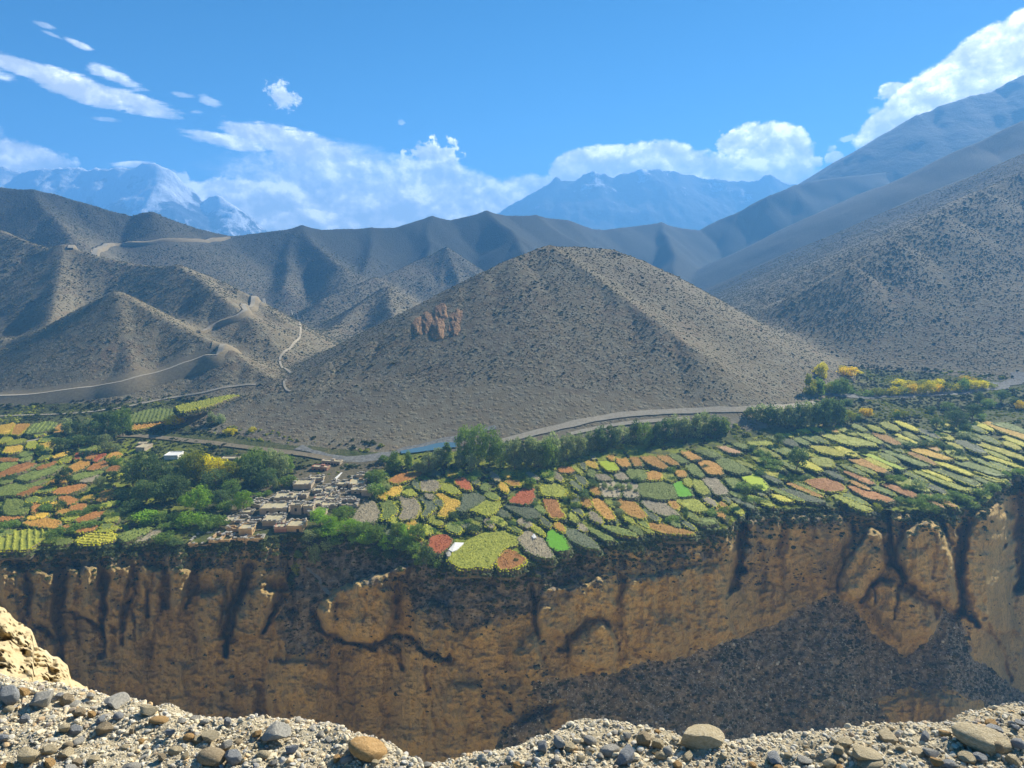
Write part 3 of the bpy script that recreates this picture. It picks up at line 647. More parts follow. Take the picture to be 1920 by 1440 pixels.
mountain('mountain', [(-500,330,5580),(-200,300,5580),(-60,320,5580),(0,310,5580),(40,322,5580),(90,315,5580),(120,308,5580),(170,313,5580),(230,309,5580),(262,302,5580),(278,300,5580),(300,315,5580),(330,338,5580),(350,362,5580),(365,374,5580),(388,360,5580),(402,361,5580),(420,385,5580),(470,430,5580),(600,470,5580)],
         .8, 2000, 500, MATS['snow_mountain'], 175, 760, 171, snow=lambda x, y, z: .25 + .55 * sm(z, 120, 560), foot=-200, label='snow covered massif at the far left beyond the brown ridge')

# ------------------------------------------------------------------ haze: the air of the valley
HZ = bpy.data.materials.new('haze_air'); HZ.use_nodes = True; t_ = HZ.node_tree; t_.nodes.clear()
o_ = t_.nodes.new('ShaderNodeOutputMaterial'); v_ = t_.nodes.new('ShaderNodeVolumePrincipled'); t_.links.new(v_.outputs[0], o_.inputs['Volume'])
v_.inputs['Color'].default_value = (0.16, 0.46, 0.93, 1); v_.inputs['Density'].default_value = 2.6e-4; v_.inputs['Anisotropy'].default_value = 0.15
hv = [(x, y, z) for x in (-7500, 7500) for y in (-400, 7200) for z in (-260, 800)]
hf = [(0, 1, 3, 2), (4, 6, 7, 5), (0, 4, 5, 1), (2, 3, 7, 6), (0, 2, 6, 4), (1, 5, 7, 3)]
hz = link('haze', mesh_pd('haze', hv, hf, HZ), kind='stuff', label='pale blue haze filling the valley air')
# a broad sheet of land below everything, out to the horizon
gx, gy = np.meshgrid(np.linspace(-7000, 7000, 60), np.linspace(560, 6500, 60)); gz = -230 + 10 * fbm(gx / 900, gy / 900, 3, 4)
link('ground', mesh_np('ground', np.stack([gx, gy, gz], -1).reshape(-1, 3), gridfaces(60, 60), MATS['rock_face']), kind='structure')

# bare ochre rock face high on the left flank of the big hill
gx_ = np.linspace(755, 892, 13); gy_ = np.linspace(540, 652, 11); HD = np.array([[hit(a__, b__, 380, 1200, 500)[1] for a__ in gx_] for b__ in gy_])
RX, RY = np.meshgrid(np.linspace(757, 890, 150), np.linspace(542, 650, 120))
fi_ = np.interp(RY[:, 0], gy_, np.arange(11)); i_ = np.clip(fi_.astype(int), 0, 9); w1 = (fi_ - i_)[:, None]; HDx = np.array([np.interp(RX[0], gx_, r_) for r_ in HD]); BD = HDx[i_] * (1 - w1) + HDx[i_ + 1] * w1
RXw = RX + 3 * fbm(RX / 10, RY / 14, 3, 3); RYw = RY + 3 * fbm(RX / 10 + 5, RY / 14, 3, 4); bl = np.full(RX.shape, -3.0)
for bx, by, rx, ry, am in ((784,610,15,20,3.0),(800,600,13,28,3.2),(821,614,17,27,4.0),(826,588,18,22,3.0),(852,614,12,20,3.2),(856,594,15,24,2.6)):
    q = 1 - ((RXw - bx) / rx) ** 2 - ((RYw - by) / ry) ** 2; bl = np.maximum(bl, np.where(q > 0, am * np.sqrt(np.clip(q, 0, 1)) - 1.0, -3))
bl += 1.0 * fbm(RX / 6, RY / 9, 4, 8)
RD_ = BD - bl; a, b, c = pxray(RX, RY)
rf = gridfaces(120, 150)[:, ::-1]; bad = ((BD > 585) | (bl < -2.5)).ravel(); rf = rf[~bad[rf].all(1) & ~(BD > 585).ravel()[rf].any(1)]
link('rock_face', mesh_np('rock_face', np.stack([a / b * RD_, RD_, c / b * RD_], -1).reshape(-1, 3), rf, MATS['ochre_scar'], True), kind='structure', label='bare ochre rock face high on the left flank of the big hill')
# ------------------------------------------------------------------ placing things on the plateau and on the canyon wall
def plane_pt(px, py):
    D = edge_D(py)
    if D > 500 or D < 0: return hit(px, py)
    a, b, c = pxray(px, py)
    x = a / b * D; z = plane(x, D); D = -z / kk(py)
    return (a / b * D, D, float(plane(a / b * D, D)))
def ground_pt(px, py):
    e_ = np.interp(px, ex, ey)
    if py <= e_ - 2: return plane_pt(px, py)
    j = int(np.argmin(np.abs(CLIFF['px'][0] - px))); i = int(np.argmin(np.abs(CLIFF['py'][:, j] - py)))
    return (float(CLIFF['X'][i, j]), float(CLIFF['Y'][i, j]), float(CLIFF['Z'][i, j]))
def resample(pts, step):
    pts = np.asarray(pts, float); d = np.r_[0, np.cumsum(np.linalg.norm(np.diff(pts[:, :2], axis=0), axis=1))]
    n = max(2, int(d[-1] / step)); u = np.linspace(0, d[-1], n)
    return np.stack([np.interp(u, d, pts[:, i]) for i in range(pts.shape[1])], 1)
def catmull(p, closed=True, n=5):
    p = np.asarray(p, float); m_ = len(p); out = []
    rngi = range(m_) if closed else range(m_ - 1)
    for i in rngi:
        if closed: p0, p1, p2, p3 = p[i - 1], p[i], p[(i + 1) % m_], p[(i + 2) % m_]
        else: p0, p1, p2, p3 = p[max(i - 1, 0)], p[i], p[i + 1], p[min(i + 2, m_ - 1)]
        for j in range(n):
            t = j / n; out.append(.5 * ((2 * p1) + (-p0 + p2) * t + (2 * p0 - 5 * p1 + 4 * p2 - p3) * t * t + (-p0 + 3 * p1 - 3 * p2 + p3) * t ** 3))
    if not closed: out.append(p[-1])
    return np.array(out)
def strip(name, pts, offs, mat, label, parent=None, follow=True, lift=.25, kind='structure', step=4, prof=None):
    """a ribbon of ground following a line: offs are sideways distances; prof gives heights over the line (None = follow the land)"""
    c = resample(catmull(pts, False, 6), step)
    t_ = np.gradient(c[:, :2], axis=0); t_ /= np.linalg.norm(t_, axis=1)[:, None] + 1e-9; nrm = np.stack([-t_[:, 1], t_[:, 0]], 1)
    hC = height(c[:, 0], c[:, 1]); e = 4.0
    up = height(c[:, 0] + nrm[:, 0] * e, c[:, 1] + nrm[:, 1] * e) - height(c[:, 0] - nrm[:, 0] * e, c[:, 1] - nrm[:, 1] * e)
    sgn = np.sign(np.mean(up)) or 1.0; nrm *= sgn                      # positive offset = uphill
    cols = []; sl = np.arange(len(c)) * step; tp = sm(sl, 0, 26) * sm(sl[-1] - sl, 0, 26) if prof is not None and None in prof else 1.0; o_in = offs[0]
    for k_, o_ in enumerate(offs):
        o_ = o_in + (o_ - o_in) * tp; x = c[:, 0] + nrm[:, 0] * o_; y = c[:, 1] + nrm[:, 1] * o_
        if prof is None or prof[k_] is None: z = height(x, y) + lift
        else: z = hC + prof[k_]
        cols.append(np.stack([x, y, z], 1))
    V = np.stack(cols, 1).reshape(-1, 3)
    fcs = gridfaces(len(c), len(offs))
    n0 = np.cross(V[fcs[0][1]] - V[fcs[0][0]], V[fcs[0][3]] - V[fcs[0][0]])
    if n0[2] < 0: fcs = fcs[:, ::-1]
    o = link(name, mesh_np(name, V, fcs, MATS[mat], smooth=True), parent)
    if kind: o['kind'] = kind
    if label: o['label'] = label
    return o, c, nrm, hC

def road(pts_px, w, label, bank=7, fill=9, dust='track_dust', dmax=3000, up=1.6):
    c = hits(pts_px, dmax=dmax)
    o, cc, nrm, hC = strip('road', c, [-w / 2, 0, w / 2], dust, label, prof=[up, up + .05, up])
    strip('road_cutting', c, [w / 2 - .1, w / 2 + 1.6, bank], 'cut_earth', None, prof=[up - .05, None, None], lift=.5)
    strip('road_embankment', c, [-w / 2 + .1, -w / 2 - fill * .5, -w / 2 - fill], 'cut_earth', None, prof=[up - .05, up - fill * .5 * .62, None], lift=.1)
road([(-60,752),(0,748),(60,744),(120,738),(180,730),(230,722),(280,711),(320,698),(350,686),(385,674),(415,662),(432,652)], 3.8, 'dirt road climbing from the left round the nearest hill')
road([(372,622),(400,616),(430,606),(452,594),(462,582),(458,572),(475,566),(495,562)], 3.5, 'middle bend of the dirt road above the dry valley', fill=3.5, bank=1.8)
road([(132,466),(200,462),(280,457),(350,453),(430,449)], 5, 'high stretch of dirt road below the left skyline', fill=2.2, bank=1.8)
def footpath(pts_px, w, label, dmax=3000, mat='track_dust'):
    c = hits(pts_px, dmax=dmax); strip('footpath', c, [-w / 2, w / 2], mat, label, lift=.35, step=3)
footpath([(546,582),(558,592),(563,610),(562,634),(548,652),(533,664),(525,678),(530,690),(545,700)], 1.6, 'pale footpath winding up the dry valley')
footpath([(536,712),(533,722),(545,735)], 1.3, 'short pale footpath low on the big hill')
footpath([(0,782),(80,779),(150,776),(220,768),(285,756),(330,748),(380,738),(440,726),(480,722)], 1.6, 'irrigation channel path along the foot of the left hill')
def flat_strip(name, pts_px, w, mat, label, lift=.3):
    c = np.array([(hit(*p, n=2500, dmin=240, dmax=900) if name in ('road', 'lower_track') else plane_pt(*p)) for p in pts_px]); w_ = w if isinstance(w, (list, tuple)) else [w] * len(pts_px)
    c = catmull(np.c_[c, w_], False, 6); c = resample(c, 3.0)
    t_ = np.gradient(c[:, :2], axis=0); t_ /= np.linalg.norm(t_, axis=1)[:, None] + 1e-9; nrm = np.stack([-t_[:, 1], t_[:, 0]], 1)
    wob = 1 + (.9 if name == 'riverbed' else .25) * fbm(c[:, 0] / 8, c[:, 1] / 8, 4, 5)
    rows = []
    for s_ in (-1, -.33, .33, 1):
        xy = c[:, :2] + nrm * (s_ * c[:, 3] / 2 * wob)[:, None]; rows.append(np.c_[xy, height(xy[:, 0], xy[:, 1]) + lift])
    V = np.stack(rows, 1).reshape(-1, 3); f_ = gridfaces(len(c), 4)
    n0 = np.cross(V[f_[0][1]] - V[f_[0][0]], V[f_[0][3]] - V[f_[0][0]])
    if n0[2] < 0: f_ = f_[:, ::-1]
    return link(name, mesh_np(name, V, f_, MATS[mat], smooth=True), kind='structure', label=label)
flat_strip('riverbed', [(560,850),(640,868),(700,868),(760,858),(820,850),(870,842),(930,832)], [4,5,6,6,6,5,4], 'river_gravel', 'grey gravel riverbed behind the village trees')
flat_strip('river', [(752,862),(790,858),(830,853),(856,852)], [3,5,6,4], 'river_water', 'short stretch of blue river behind the poplars', lift=.55)
flat_strip('riverbed', [(1530,752),(1600,749),(1700,742),(1800,734),(1870,728),(1960,720),(2100,716)], [5,9,12,11,12,15,20], 'river_gravel', 'pale grey riverbed below the yellow shrubs at right')
flat_strip('road', [(925,832),(960,824),(1010,811),(1060,799),(1110,788),(1160,780),(1220,775),(1290,772),(1350,769),(1400,768),(1470,764),(1530,756)], 4.2, 'track_dust', 'pale dirt road along the foot of the big hill', lift=.4)
flat_strip('lower_track', [(1070,815),(1110,806),(1160,797),(1230,790),(1290,786)], 2.5, 'track_dust', 'narrow track below the pale dirt road', lift=.5)
flat_strip('road', [(180,822),(240,818),(300,822),(360,828),(430,836),(500,845),(560,852),(620,862)], 4, 'cut_earth', 'shaded track running behind the village wood', lift=.5)
flat_strip('lane', [(-20,838),(30,832),(70,826),(110,820)], 2.6, 'track_dust', 'pale lane between the upper left fields', lift=.5)
flat_strip('village_ground', [(560,895),(620,885),(680,880),(720,872)], 15, 'bank_earth', 'trodden earth behind the village', lift=.25)
flat_strip('village_ground', [(430,995),(500,960),(560,935),(640,915),(690,905)], [16,34,46,46,20], 'bank_earth', 'trodden earth between the village houses', lift=.3)
# the two dry knolls left of the centre
# ------------------------------------------------------------------ terraced fields
def A(*p): return [(640 + x / 4.8, 800 + y / 4.8) for x, y in p]
def Bz(*p): return [(960 + x / 4.0, 780 + y / 4.0) for x, y in p]
def Cz(*p): return [(1400 + x / 3.692, 660 + y / 3.692) for x, y in p]
def Lz(*p): return [(x / 4.0, 740 + y / 4.0) for x, y in p]
FIELDS = []   # polygon, crop, verge, place
def fd(poly, crop, verge='verge_green', place='', rows=0, fillr=1.0): FIELDS.append((poly, crop, verge, place, rows, fillr))
pl = 'in the village strip'
fd(A((430,480),(520,430),(600,418),(690,395),(720,420),(620,470),(500,505)),'rust','verge_yellow',pl)
fd(A((395,600),(430,545),(520,530),(540,570),(480,620)),'gold','verge_yellow',pl)
fd(A((545,582),(640,560),(670,610),(600,620)),'meadow','verge_yellow',pl)
fd(A((720,490),(850,490),(890,530),(830,580),(720,570)),'tan','verge_yellow',pl)
fd(A((900,515),(980,525),(1060,580),(1000,600),(905,560)),'meadow','verge_yellow',pl)
fd(A((1020,475),(1120,465),(1170,560),(1100,560),(1030,505)),'red','verge_yellow',pl)
fd(A((110,820),(190,710),(280,680),(340,790),(280,850),(140,850)),'tan','verge_green',pl)
fd(A((350,680),(440,670),(500,750),(430,820),(350,820),(380,760)),'olive','verge_yellow',pl)
fd(A((530,640),(640,645),(700,720),(660,810),(520,820),(560,740)),'tan','verge_yellow',pl)
fd(A((700,640),(800,660),(860,720),(760,790),(720,790),(770,720)),'grey','verge_yellow',pl)
fd(A((820,600),(900,610),(960,650),(1050,670),(1050,720),(980,760),(930,795),(870,780),(930,700),(900,650)),'gold','verge_yellow',pl)
fd(A((1090,620),(1200,605),(1290,650),(1180,720),(1100,750),(1030,730),(1100,690)),'grey','verge_green',pl)
fd(A((1160,740),(1300,665),(1420,680),(1390,760),(1300,790)),'meadow','verge_yellow',pl)
fd(A((1470,490),(1590,480),(1610,530),(1530,530)),'orange','verge_yellow',pl)
fd(A((1510,670),(1600,600),(1650,550),(1720,560),(1730,640),(1680,690)),'red','verge_green',pl)
fd(A((1470,710),(1720,700),(1780,800),(1680,820),(1560,760)),'grey','verge_green',pl)
fd(Bz((232,590),(330,600),(345,680),(395,745),(300,755),(262,700)),'rust','verge_yellow',pl)
pl = 'on the lip above the cliff'
fd(A((785,1050),(830,990),(930,980),(990,1020),(960,1080),(870,1130),(800,1100)),'red','verge_green',pl,0,.55)
fd(A((1000,1190),(1060,1100),(1200,1010),(1350,960),(1490,930),(1590,980),(1560,1060),(1430,1100),(1330,1250),(1230,1230),(1130,1250)),'meadow','verge_yellow',pl)
fd(A((1400,1150),(1450,1110),(1560,1130),(1655,1200),(1560,1260),(1420,1270)),'rust','verge_yellow',pl,0,.7)
fd(A((1600,1020),(1680,950),(1790,1000),(1850,1080),(1900,1160),(1780,1160),(1680,1110)),'tan','verge_green',pl)
fd(Bz((270,900),(290,860),(360,880),(400,930),(425,990),(350,1000),(280,970)),'green','verge_green',pl)
fd(Bz((400,850),(480,860),(600,930),(640,985),(530,970),(430,920)),'grey','verge_green',pl)
fd(Bz((560,835),(620,850),(760,920),(700,925),(620,880)),'olive','verge_green',pl)
fd(Bz((680,825),(780,830),(880,860),(930,895),(800,885)),'olive','verge_yellow',pl)
fd(Bz((930,820),(980,828),(1060,870),(1010,867)),'meadow','verge_yellow',pl)
fd(Bz((1040,810),(1110,810),(1340,870),(1330,885),(1150,875),(1060,850)),'orange','verge_yellow',pl)
fd(Bz((1340,770),(1500,765),(1540,800),(1440,815)),'olive','verge_green',pl)
fd(Cz((590,990),(660,1000),(860,1080),(800,1092),(700,1050)),'meadow','verge_yellow',pl)
fd(Cz((230,950),(330,960),(540,1030),(420,1032)),'grey','verge_green',pl)
fd(Cz((170,990),(230,990),(320,1030),(240,1032)),'yellow','verge_yellow',pl)
pl = 'in the row below the poplar belt'
fd(Bz((350,395),(380,380),(440,385),(465,410),(430,425),(360,417)),'rust','verge_green',pl)
fd(Bz((550,340),(590,320),(625,350),(640,390),(570,372)),'gold','verge_yellow',pl)
fd(Bz((630,312),(700,318),(770,358),(790,400),(700,395),(660,350)),'lime','verge_yellow',pl)
fd(Bz((775,310),(850,305),(890,370),(810,375)),'orange','verge_green',pl)
fd(Bz((870,285),(930,290),(980,360),(920,370)),'orange','verge_green',pl)
fd(Bz((945,275),(980,245),(1060,300),(1165,375),(1110,385),(1000,340)),'orange','verge_green',pl)
fd(Bz((1060,270),(1130,275),(1250,360),(1190,360),(1110,320)),'orange','verge_green',pl)
fd(Bz((1165,270),(1220,280),(1320,340),(1260,345),(1200,310)),'olive','verge_green',pl)
fd(Bz((1250,250),(1310,260),(1420,315),(1330,325)),'orange','verge_green',pl)
fd(Bz((1380,260),(1430,240),(1560,290),(1500,310)),'olive','verge_green',pl)
fd(Bz((1490,212),(1530,205),(1720,270),(1640,275)),'pink','verge_green',pl)
fd(Bz((1570,185),(1640,177),(1790,235),(1750,245)),'olive','verge_green',pl)
pl = 'in the middle terraces'
fd(Bz((860,405),(940,400),(1010,430),(1000,470),(900,470)),'olive','verge_green',pl)
fd(Bz((1010,430),(1060,415),(1120,430),(1120,470),(1020,475)),'orange','verge_yellow',pl)
fd(Bz((1230,412),(1290,410),(1310,450),(1250,455)),'orange','verge_green',pl)
fd(Bz((1300,370),(1360,362),(1430,430),(1420,450),(1350,430)),'olive','verge_green',pl)
fd(Bz((1390,345),(1470,340),(1560,380),(1570,430),(1480,430),(1440,390)),'orange','verge_green',pl)
fd(Bz((1520,320),(1590,312),(1700,360),(1780,410),(1680,420),(1590,390)),'olive','verge_green',pl)
fd(Bz((620,440),(700,440),(750,475),(660,480)),'tan','verge_green',pl)
fd(Bz((770,440),(830,430),(870,470),(800,480)),'tan','verge_green',pl)
fd(Bz((965,490),(1150,490),(1190,530),(1225,600),(1120,615),(980,590)),'olive','verge_green',pl)
fd(Bz((1215,505),(1290,500),(1350,590),(1290,600),(1240,590)),'green','verge_green',pl)
fd(Bz((1360,485),(1410,480),(1480,570),(1430,585),(1380,550)),'meadow','verge_green',pl)
fd(Bz((1430,475),(1530,470),(1620,570),(1530,585),(1480,530)),'tan','verge_green',pl)
fd(Bz((1600,470),(1680,475),(1740,530),(1660,540)),'olive','verge_green',pl)
fd(Bz((1710,440),(1790,435),(1870,470),(1920,530),(1890,555),(1800,520)),'lime','verge_green',pl)
fd(Bz((220,530),(330,510),(400,560),(380,600),(240,590)),'meadow','verge_yellow',pl,0,.6)
fd(Bz((610,620),(700,650),(770,760),(700,760),(620,690)),'orange','verge_yellow',pl,0,.6)
fd(Bz((780,630),(900,640),(1000,740),(960,760),(860,730),(800,670)),'orange','verge_yellow',pl,0,.7)
fd(Bz((975,640),(1120,640),(1240,730),(1160,740),(1050,715)),'tan','verge_green',pl)
fd(Bz((1220,625),(1380,625),(1465,705),(1350,710)),'meadow','verge_yellow',pl)
fd(Bz((660,500),(790,495),(810,600),(680,595)),'tan','verge_green',pl,1,.35)
fd(Bz((830,500),(940,500),(950,605),(840,600)),'tan','verge_green',pl,1,.35)
pl = 'on the right-hand terraces'
fd(Cz((440,650),(560,660),(660,700),(640,715),(520,695)),'yellow','verge_yellow',pl)
fd(Cz((440,725),(580,740),(600,790),(480,780)),'meadow','verge_yellow',pl,0,.7)
fd(Cz((790,705),(850,705),(1085,800),(1040,802),(900,745)),'lime','verge_green',pl)
fd(Cz((710,745),(780,735),(970,815),(930,830),(810,790)),'orange','verge_green',pl)
fd(Cz((410,895),(530,878),(640,910),(670,950),(560,960),(470,930)),'rust','verge_yellow',pl)
fd(Cz((710,935),(780,940),(1005,1015),(980,1030),(840,1010)),'rust','verge_green',pl)
fd(Cz((940,920),(1010,920),(1190,990),(1130,1000)),'rust','verge_green',pl)
fd(Cz((1140,680),(1210,670),(1420,735),(1360,745)),'gold','verge_yellow',pl)
fd(Cz((1310,765),(1360,765),(1560,840),(1530,850)),'yellow','verge_yellow',pl)
fd(Cz((1160,830),(1220,835),(1520,945),(1450,945)),'meadow','verge_yellow',pl)
fd(Cz((1560,630),(1620,625),(1920,725),(1920,745),(1800,710)),'yellow','verge_yellow',pl)
fd(Cz((1570,705),(1640,705),(1900,790),(1890,800)),'yellow','verge_yellow',pl)
fd(Cz((1630,490),(1700,495),(1930,575),(1930,602),(1800,560)),'gold','verge_yellow',pl)
fd(Cz((1430,760),(1560,770),(1790,840),(1700,850)),'olive','verge_green',pl)
fd(Cz((670,830),(760,840),(890,905),(830,910)),'rust','verge_green',pl,0,.6)
fd(Cz((0,600),(160,620),(170,642),(20,640)),'meadow','verge_yellow',pl,0,.8)
fd(Cz((480,560),(640,560),(900,640),(700,640)),'meadow','verge_yellow',pl,0,.55)
fd(Cz((1480,950),(1620,935),(1600,965),(1510,972)),'meadow','verge_yellow',pl)
fd(Cz((950,690),(1010,690),(1260,780),(1180,780)),'olive','verge_green',pl)
fd(Cz((1240,800),(1330,810),(1600,900),(1560,920)),'olive','verge_yellow',pl)
fd(Cz((1700,500),(1790,490),(1930,540),(1930,560)),'olive','verge_green',pl)
fd(Cz((1560,850),(1700,880),(1800,880),(1740,900)),'meadow','verge_yellow',pl)
pl = 'left of the village wood'
fd(Lz((0,235),(110,215),(70,290),(0,290)),'gold','verge_yellow',pl)
fd(Lz((120,225),(225,225),(150,295),(80,290)),'orange','verge_yellow',pl)
fd(Lz((240,225),(340,205),(420,215),(380,260),(200,290)),'olive','verge_green',pl,1,.8)
fd(Lz((400,260),(470,215),(480,280),(420,300)),'orange','verge_green',pl)
fd(Lz((0,475),(130,475),(120,495),(0,500)),'rust','verge_green',pl)
fd(Lz((0,520),(110,505),(130,515),(0,570)),'olive','verge_green',pl)
fd(Lz((0,590),(125,515),(260,520),(200,560),(60,600),(0,612)),'rust','verge_green',pl)
fd(Lz((270,545),(440,495),(430,510),(300,562)),'rust','verge_green',pl)
fd(Lz((130,620),(340,542),(510,510),(400,572),(230,640)),'olive','verge_green',pl)
fd(Lz((450,580),(620,490),(690,490),(640,540),(480,610)),'orange','verge_green',pl)
fd(Lz((695,488),(750,445),(795,445),(760,480),(720,500)),'red','verge_green',pl)
fd(Lz((650,560),(720,512),(820,490),(800,530),(720,560)),'rust','verge_green',pl)
fd(Lz((560,445),(620,435),(600,475),(555,485)),'red','verge_green',pl)
fd(Lz((560,600),(700,572),(780,580),(650,620),(560,640)),'olive','verge_green',pl)
fd(Lz((590,650),(700,607),(745,612),(680,650)),'tan','verge_green',pl)
fd(Lz((400,740),(450,700),(560,680),(640,670),(620,700),(500,740)),'rust','verge_green',pl)
fd(Lz((0,700),(150,660),(330,650),(240,690),(120,740),(0,752)),'olive','verge_green',pl)
fd(Lz((125,745),(200,703),(300,690),(330,695),(190,752)),'rust','verge_green',pl)
fd(Lz((430,765),(500,760),(590,790),(510,825),(470,800)),'rust','verge_green',pl)
fd(Lz((520,842),(590,818),(645,820),(610,865),(540,860)),'rust','verge_green',pl)
fd(Lz((30,850),(60,790),(110,780),(180,810),(200,860),(150,890),(60,890)),'olive','verge_green',pl)
fd(Lz((240,870),(250,810),(300,820),(290,860),(260,890)),'rust','verge_green',pl)
fd(Lz((560,940),(690,885),(780,880),(740,910),(620,955)),'rust','verge_green',pl)
fd(Lz((0,920),(130,905),(160,920),(60,945),(0,945)),'rust','verge_green',pl)
fd(Lz((180,960),(330,925),(450,950),(400,1000),(230,980)),'orange','verge_green',pl)
fd(Lz((0,1080),(130,1030),(300,1010),(370,1040),(250,1120),(200,1150),(0,1150)),'meadow','verge_yellow',pl,1,1)
fd(Lz((580,1090),(680,1045),(780,1035),(870,1055),(850,1085),(740,1110),(630,1112)),'yellow','verge_yellow',pl,1,1)
fd(Lz((720,1022),(860,990),(890,1000),(800,1030)),'meadow','verge_yellow',pl)
fd(Lz((890,1060),(1000,1012),(1140,1000),(1060,1050),(950,1098)),'olive','verge_green',pl,1,.8)
fd(Lz((1020,1098),(1180,1012),(1240,1000),(1110,1085)),'tan','verge_green',pl)
pl = 'at the foot of the hills on the left'
fd(Lz((1000,215),(1240,190),(1240,215),(1010,262)),'orange','verge_yellow',pl,1,.8)
fd(Lz((1000,150),(1150,110),(1330,90),(1360,170),(1240,185),(1000,205)),'olive','verge_green',pl,1,.75)
fd(Lz((1350,78),(1560,40),(1700,12),(1765,12),(1560,80),(1380,120)),'meadow','verge_yellow',pl,1,.8)

# narrow terraces that fill the ground between the larger plots
_taken = [np.array(f_[0]) for f_ in FIELDS]; rf_ = random.Random(5)
def _clear(pts):
    P_ = np.array(pts); c_ = P_.mean(0); r0 = np.abs(P_ - c_).max()
    for q in _taken:
        if np.abs(q.mean(0) - c_).max() > r0 + np.abs(q - q.mean(0)).max() + 3: continue
        if inside(P_, q).any() or inside(q, P_).any(): return False
    return True
def inside(p, poly):
    x, y = p[:, 0], p[:, 1]; ins = np.zeros(len(p), bool)
    for i in range(len(poly)):
        x0, y0 = poly[i - 1][:2]; x1, y1 = poly[i][:2]
        ins ^= ((y0 > y) != (y1 > y)) & (x < (x1 - x0) * (y - y0) / (y1 - y0 + 1e-12) + x0)
    return ins
def fill(n, x0, x1, y0, y1, dx, dy, th, crops, place, most=26):
    cnt = {}
    for _ in range(n):
        x, y = rf_.uniform(x0, x1), rf_.uniform(y0, y1); k = rf_.uniform(.55, 1.1) * (.7 + .3 * (y - y0) / (y1 - y0)); ax, ay = dx * k / 2, dy * k / 2; t_ = th * rf_.uniform(.7, 1.2) / 2; sk = rf_.uniform(-3, 3)
        q = [(x - ax, y - ay + t_ * .2), (x - ax * .55 + sk, y - ay * .55 - t_), (x + ax * .4 + sk, y + ay * .4 - t_), (x + ax, y + ay - t_ * .2), (x + ax * .6 - sk, y + ay * .6 + t_), (x - ax * .5 - sk, y - ay * .5 + t_)]
        if any(b > np.interp(a, ex, ey) - 5 for a, b in q) or any(475 < a < 700 and b > 870 for a, b in q): continue
        grow = [(x + (a - x) * 1.12, y + (b - y) * 1.25) for a, b in q] + [(x, y), (x + ax * .5, y + ay * .5), (x - ax * .5, y - ay * .5)]
        hull = np.array(grow[:6])
        if not _clear(grow[:6]) or any(inside(np.array(grow), z).any() for z in _taken if np.abs(z.mean(0) - (x, y)).max() < 130): continue
        c = rf_.choice(crops)
        if cnt.get(c, 0) >= most: continue
        cnt[c] = cnt.get(c, 0) + 1; _taken.append(hull); fd(q, c, rf_.choice(['verge_green', 'verge_yellow', 'verge_yellow']), place, 0, rf_.choice([1, 1, .8]))
fill(2600, 1390, 1905, 798, 945, 66, 25, 8, ['olive', 'meadow', 'grey', 'olive', 'meadow', 'orange', 'yellow'], 'among the narrow strips at the right')
fill(1800, 1010, 1400, 850, 1000, 30, 15, 13, ['olive', 'meadow', 'grey', 'tan', 'orange', 'meadow'], 'squeezed between the middle terraces')
fill(900, 700, 1010, 880, 1010, 30, 10, 13, ['meadow', 'olive', 'grey', 'tan', 'gold'], 'squeezed into the village strip')
fill(1500, 0, 215, 812, 1020, 44, -9, 9, ['olive', 'meadow', 'rust', 'orange', 'olive', 'gold'], 'squeezed between the left-hand fields')
CROPWORD = dict(rust='rust red', gold='orange gold', meadow='olive yellow', tan='pale brown', red='brick red', olive='dull green', grey='grey green', orange='burnt orange', green='vivid green', lime='lime green', yellow='bright yellow', pink='pinkish brown')
ORD = ['leftmost', 'second', 'third', 'fourth', 'fifth', 'sixth', 'seventh', 'eighth', 'ninth', 'tenth', 'eleventh', 'twelfth', 'thirteenth', 'fourteenth', 'fifteenth', 'sixteenth', 'seventeenth', 'eighteenth', 'nineteenth', 'twentieth',
       'twenty-first','twenty-second','twenty-third','twenty-fourth','twenty-fifth','twenty-sixth','twenty-seventh','twenty-eighth','twenty-ninth','thirtieth']
def rank_labels(items, what):
    """items: (key, x, callable(ordinal text) ) grouped by key and ranked from the left"""
    from collections import defaultdict
    g = defaultdict(list)
    for it in items: g[it[0]].append(it)
    for k_, l_ in g.items():
        l_.sort(key=lambda q: q[1])
        for n_, it in enumerate(l_):
            it[2]('only' if len(l_) == 1 else ORD[n_] + ('' if n_ == 0 else ' from left') if n_ < len(ORD) else 'far right', len(l_))
CLT = None
def clump_template():
    a = np.arange(6) / 6 * 2 * np.pi
    V = np.r_[np.stack([np.cos(a), np.sin(a), np.zeros(6)], 1), [[0, 0, 1.0]]]
    return V, np.array([(i, (i + 1) % 6, 6) for i in range(6)])
CTV, CTF = clump_template()
def tufts(name, pts, rad, hgt, mat, seed=0):
    """many small clumps of plants in one mesh"""
    r_ = np.random.default_rng(seed); n = len(pts)
    if n == 0: return None
    V = CTV[None] * (1 + .35 * (r_.random((n, len(CTV), 3)) - .5) * 2)
    s = rad * (.6 + .8 * r_.random(n)); an = r_.random(n) * 6.28
    ca, sa = np.cos(an)[:, None], np.sin(an)[:, None]
    x = (V[..., 0] * ca - V[..., 1] * sa) * s[:, None]; y = (V[..., 0] * sa + V[..., 1] * ca) * s[:, None]
    z = V[..., 2] * (hgt * (.6 + .8 * r_.random(n)))[:, None] - .1
    V = np.stack([x, y, z], -1) + pts[:, None, :]
    F_ = (CTF[None] + (np.arange(n) * len(CTV))[:, None, None]).reshape(-1, 3)
    return mesh_np(name, V.reshape(-1, 3), F_, mat)
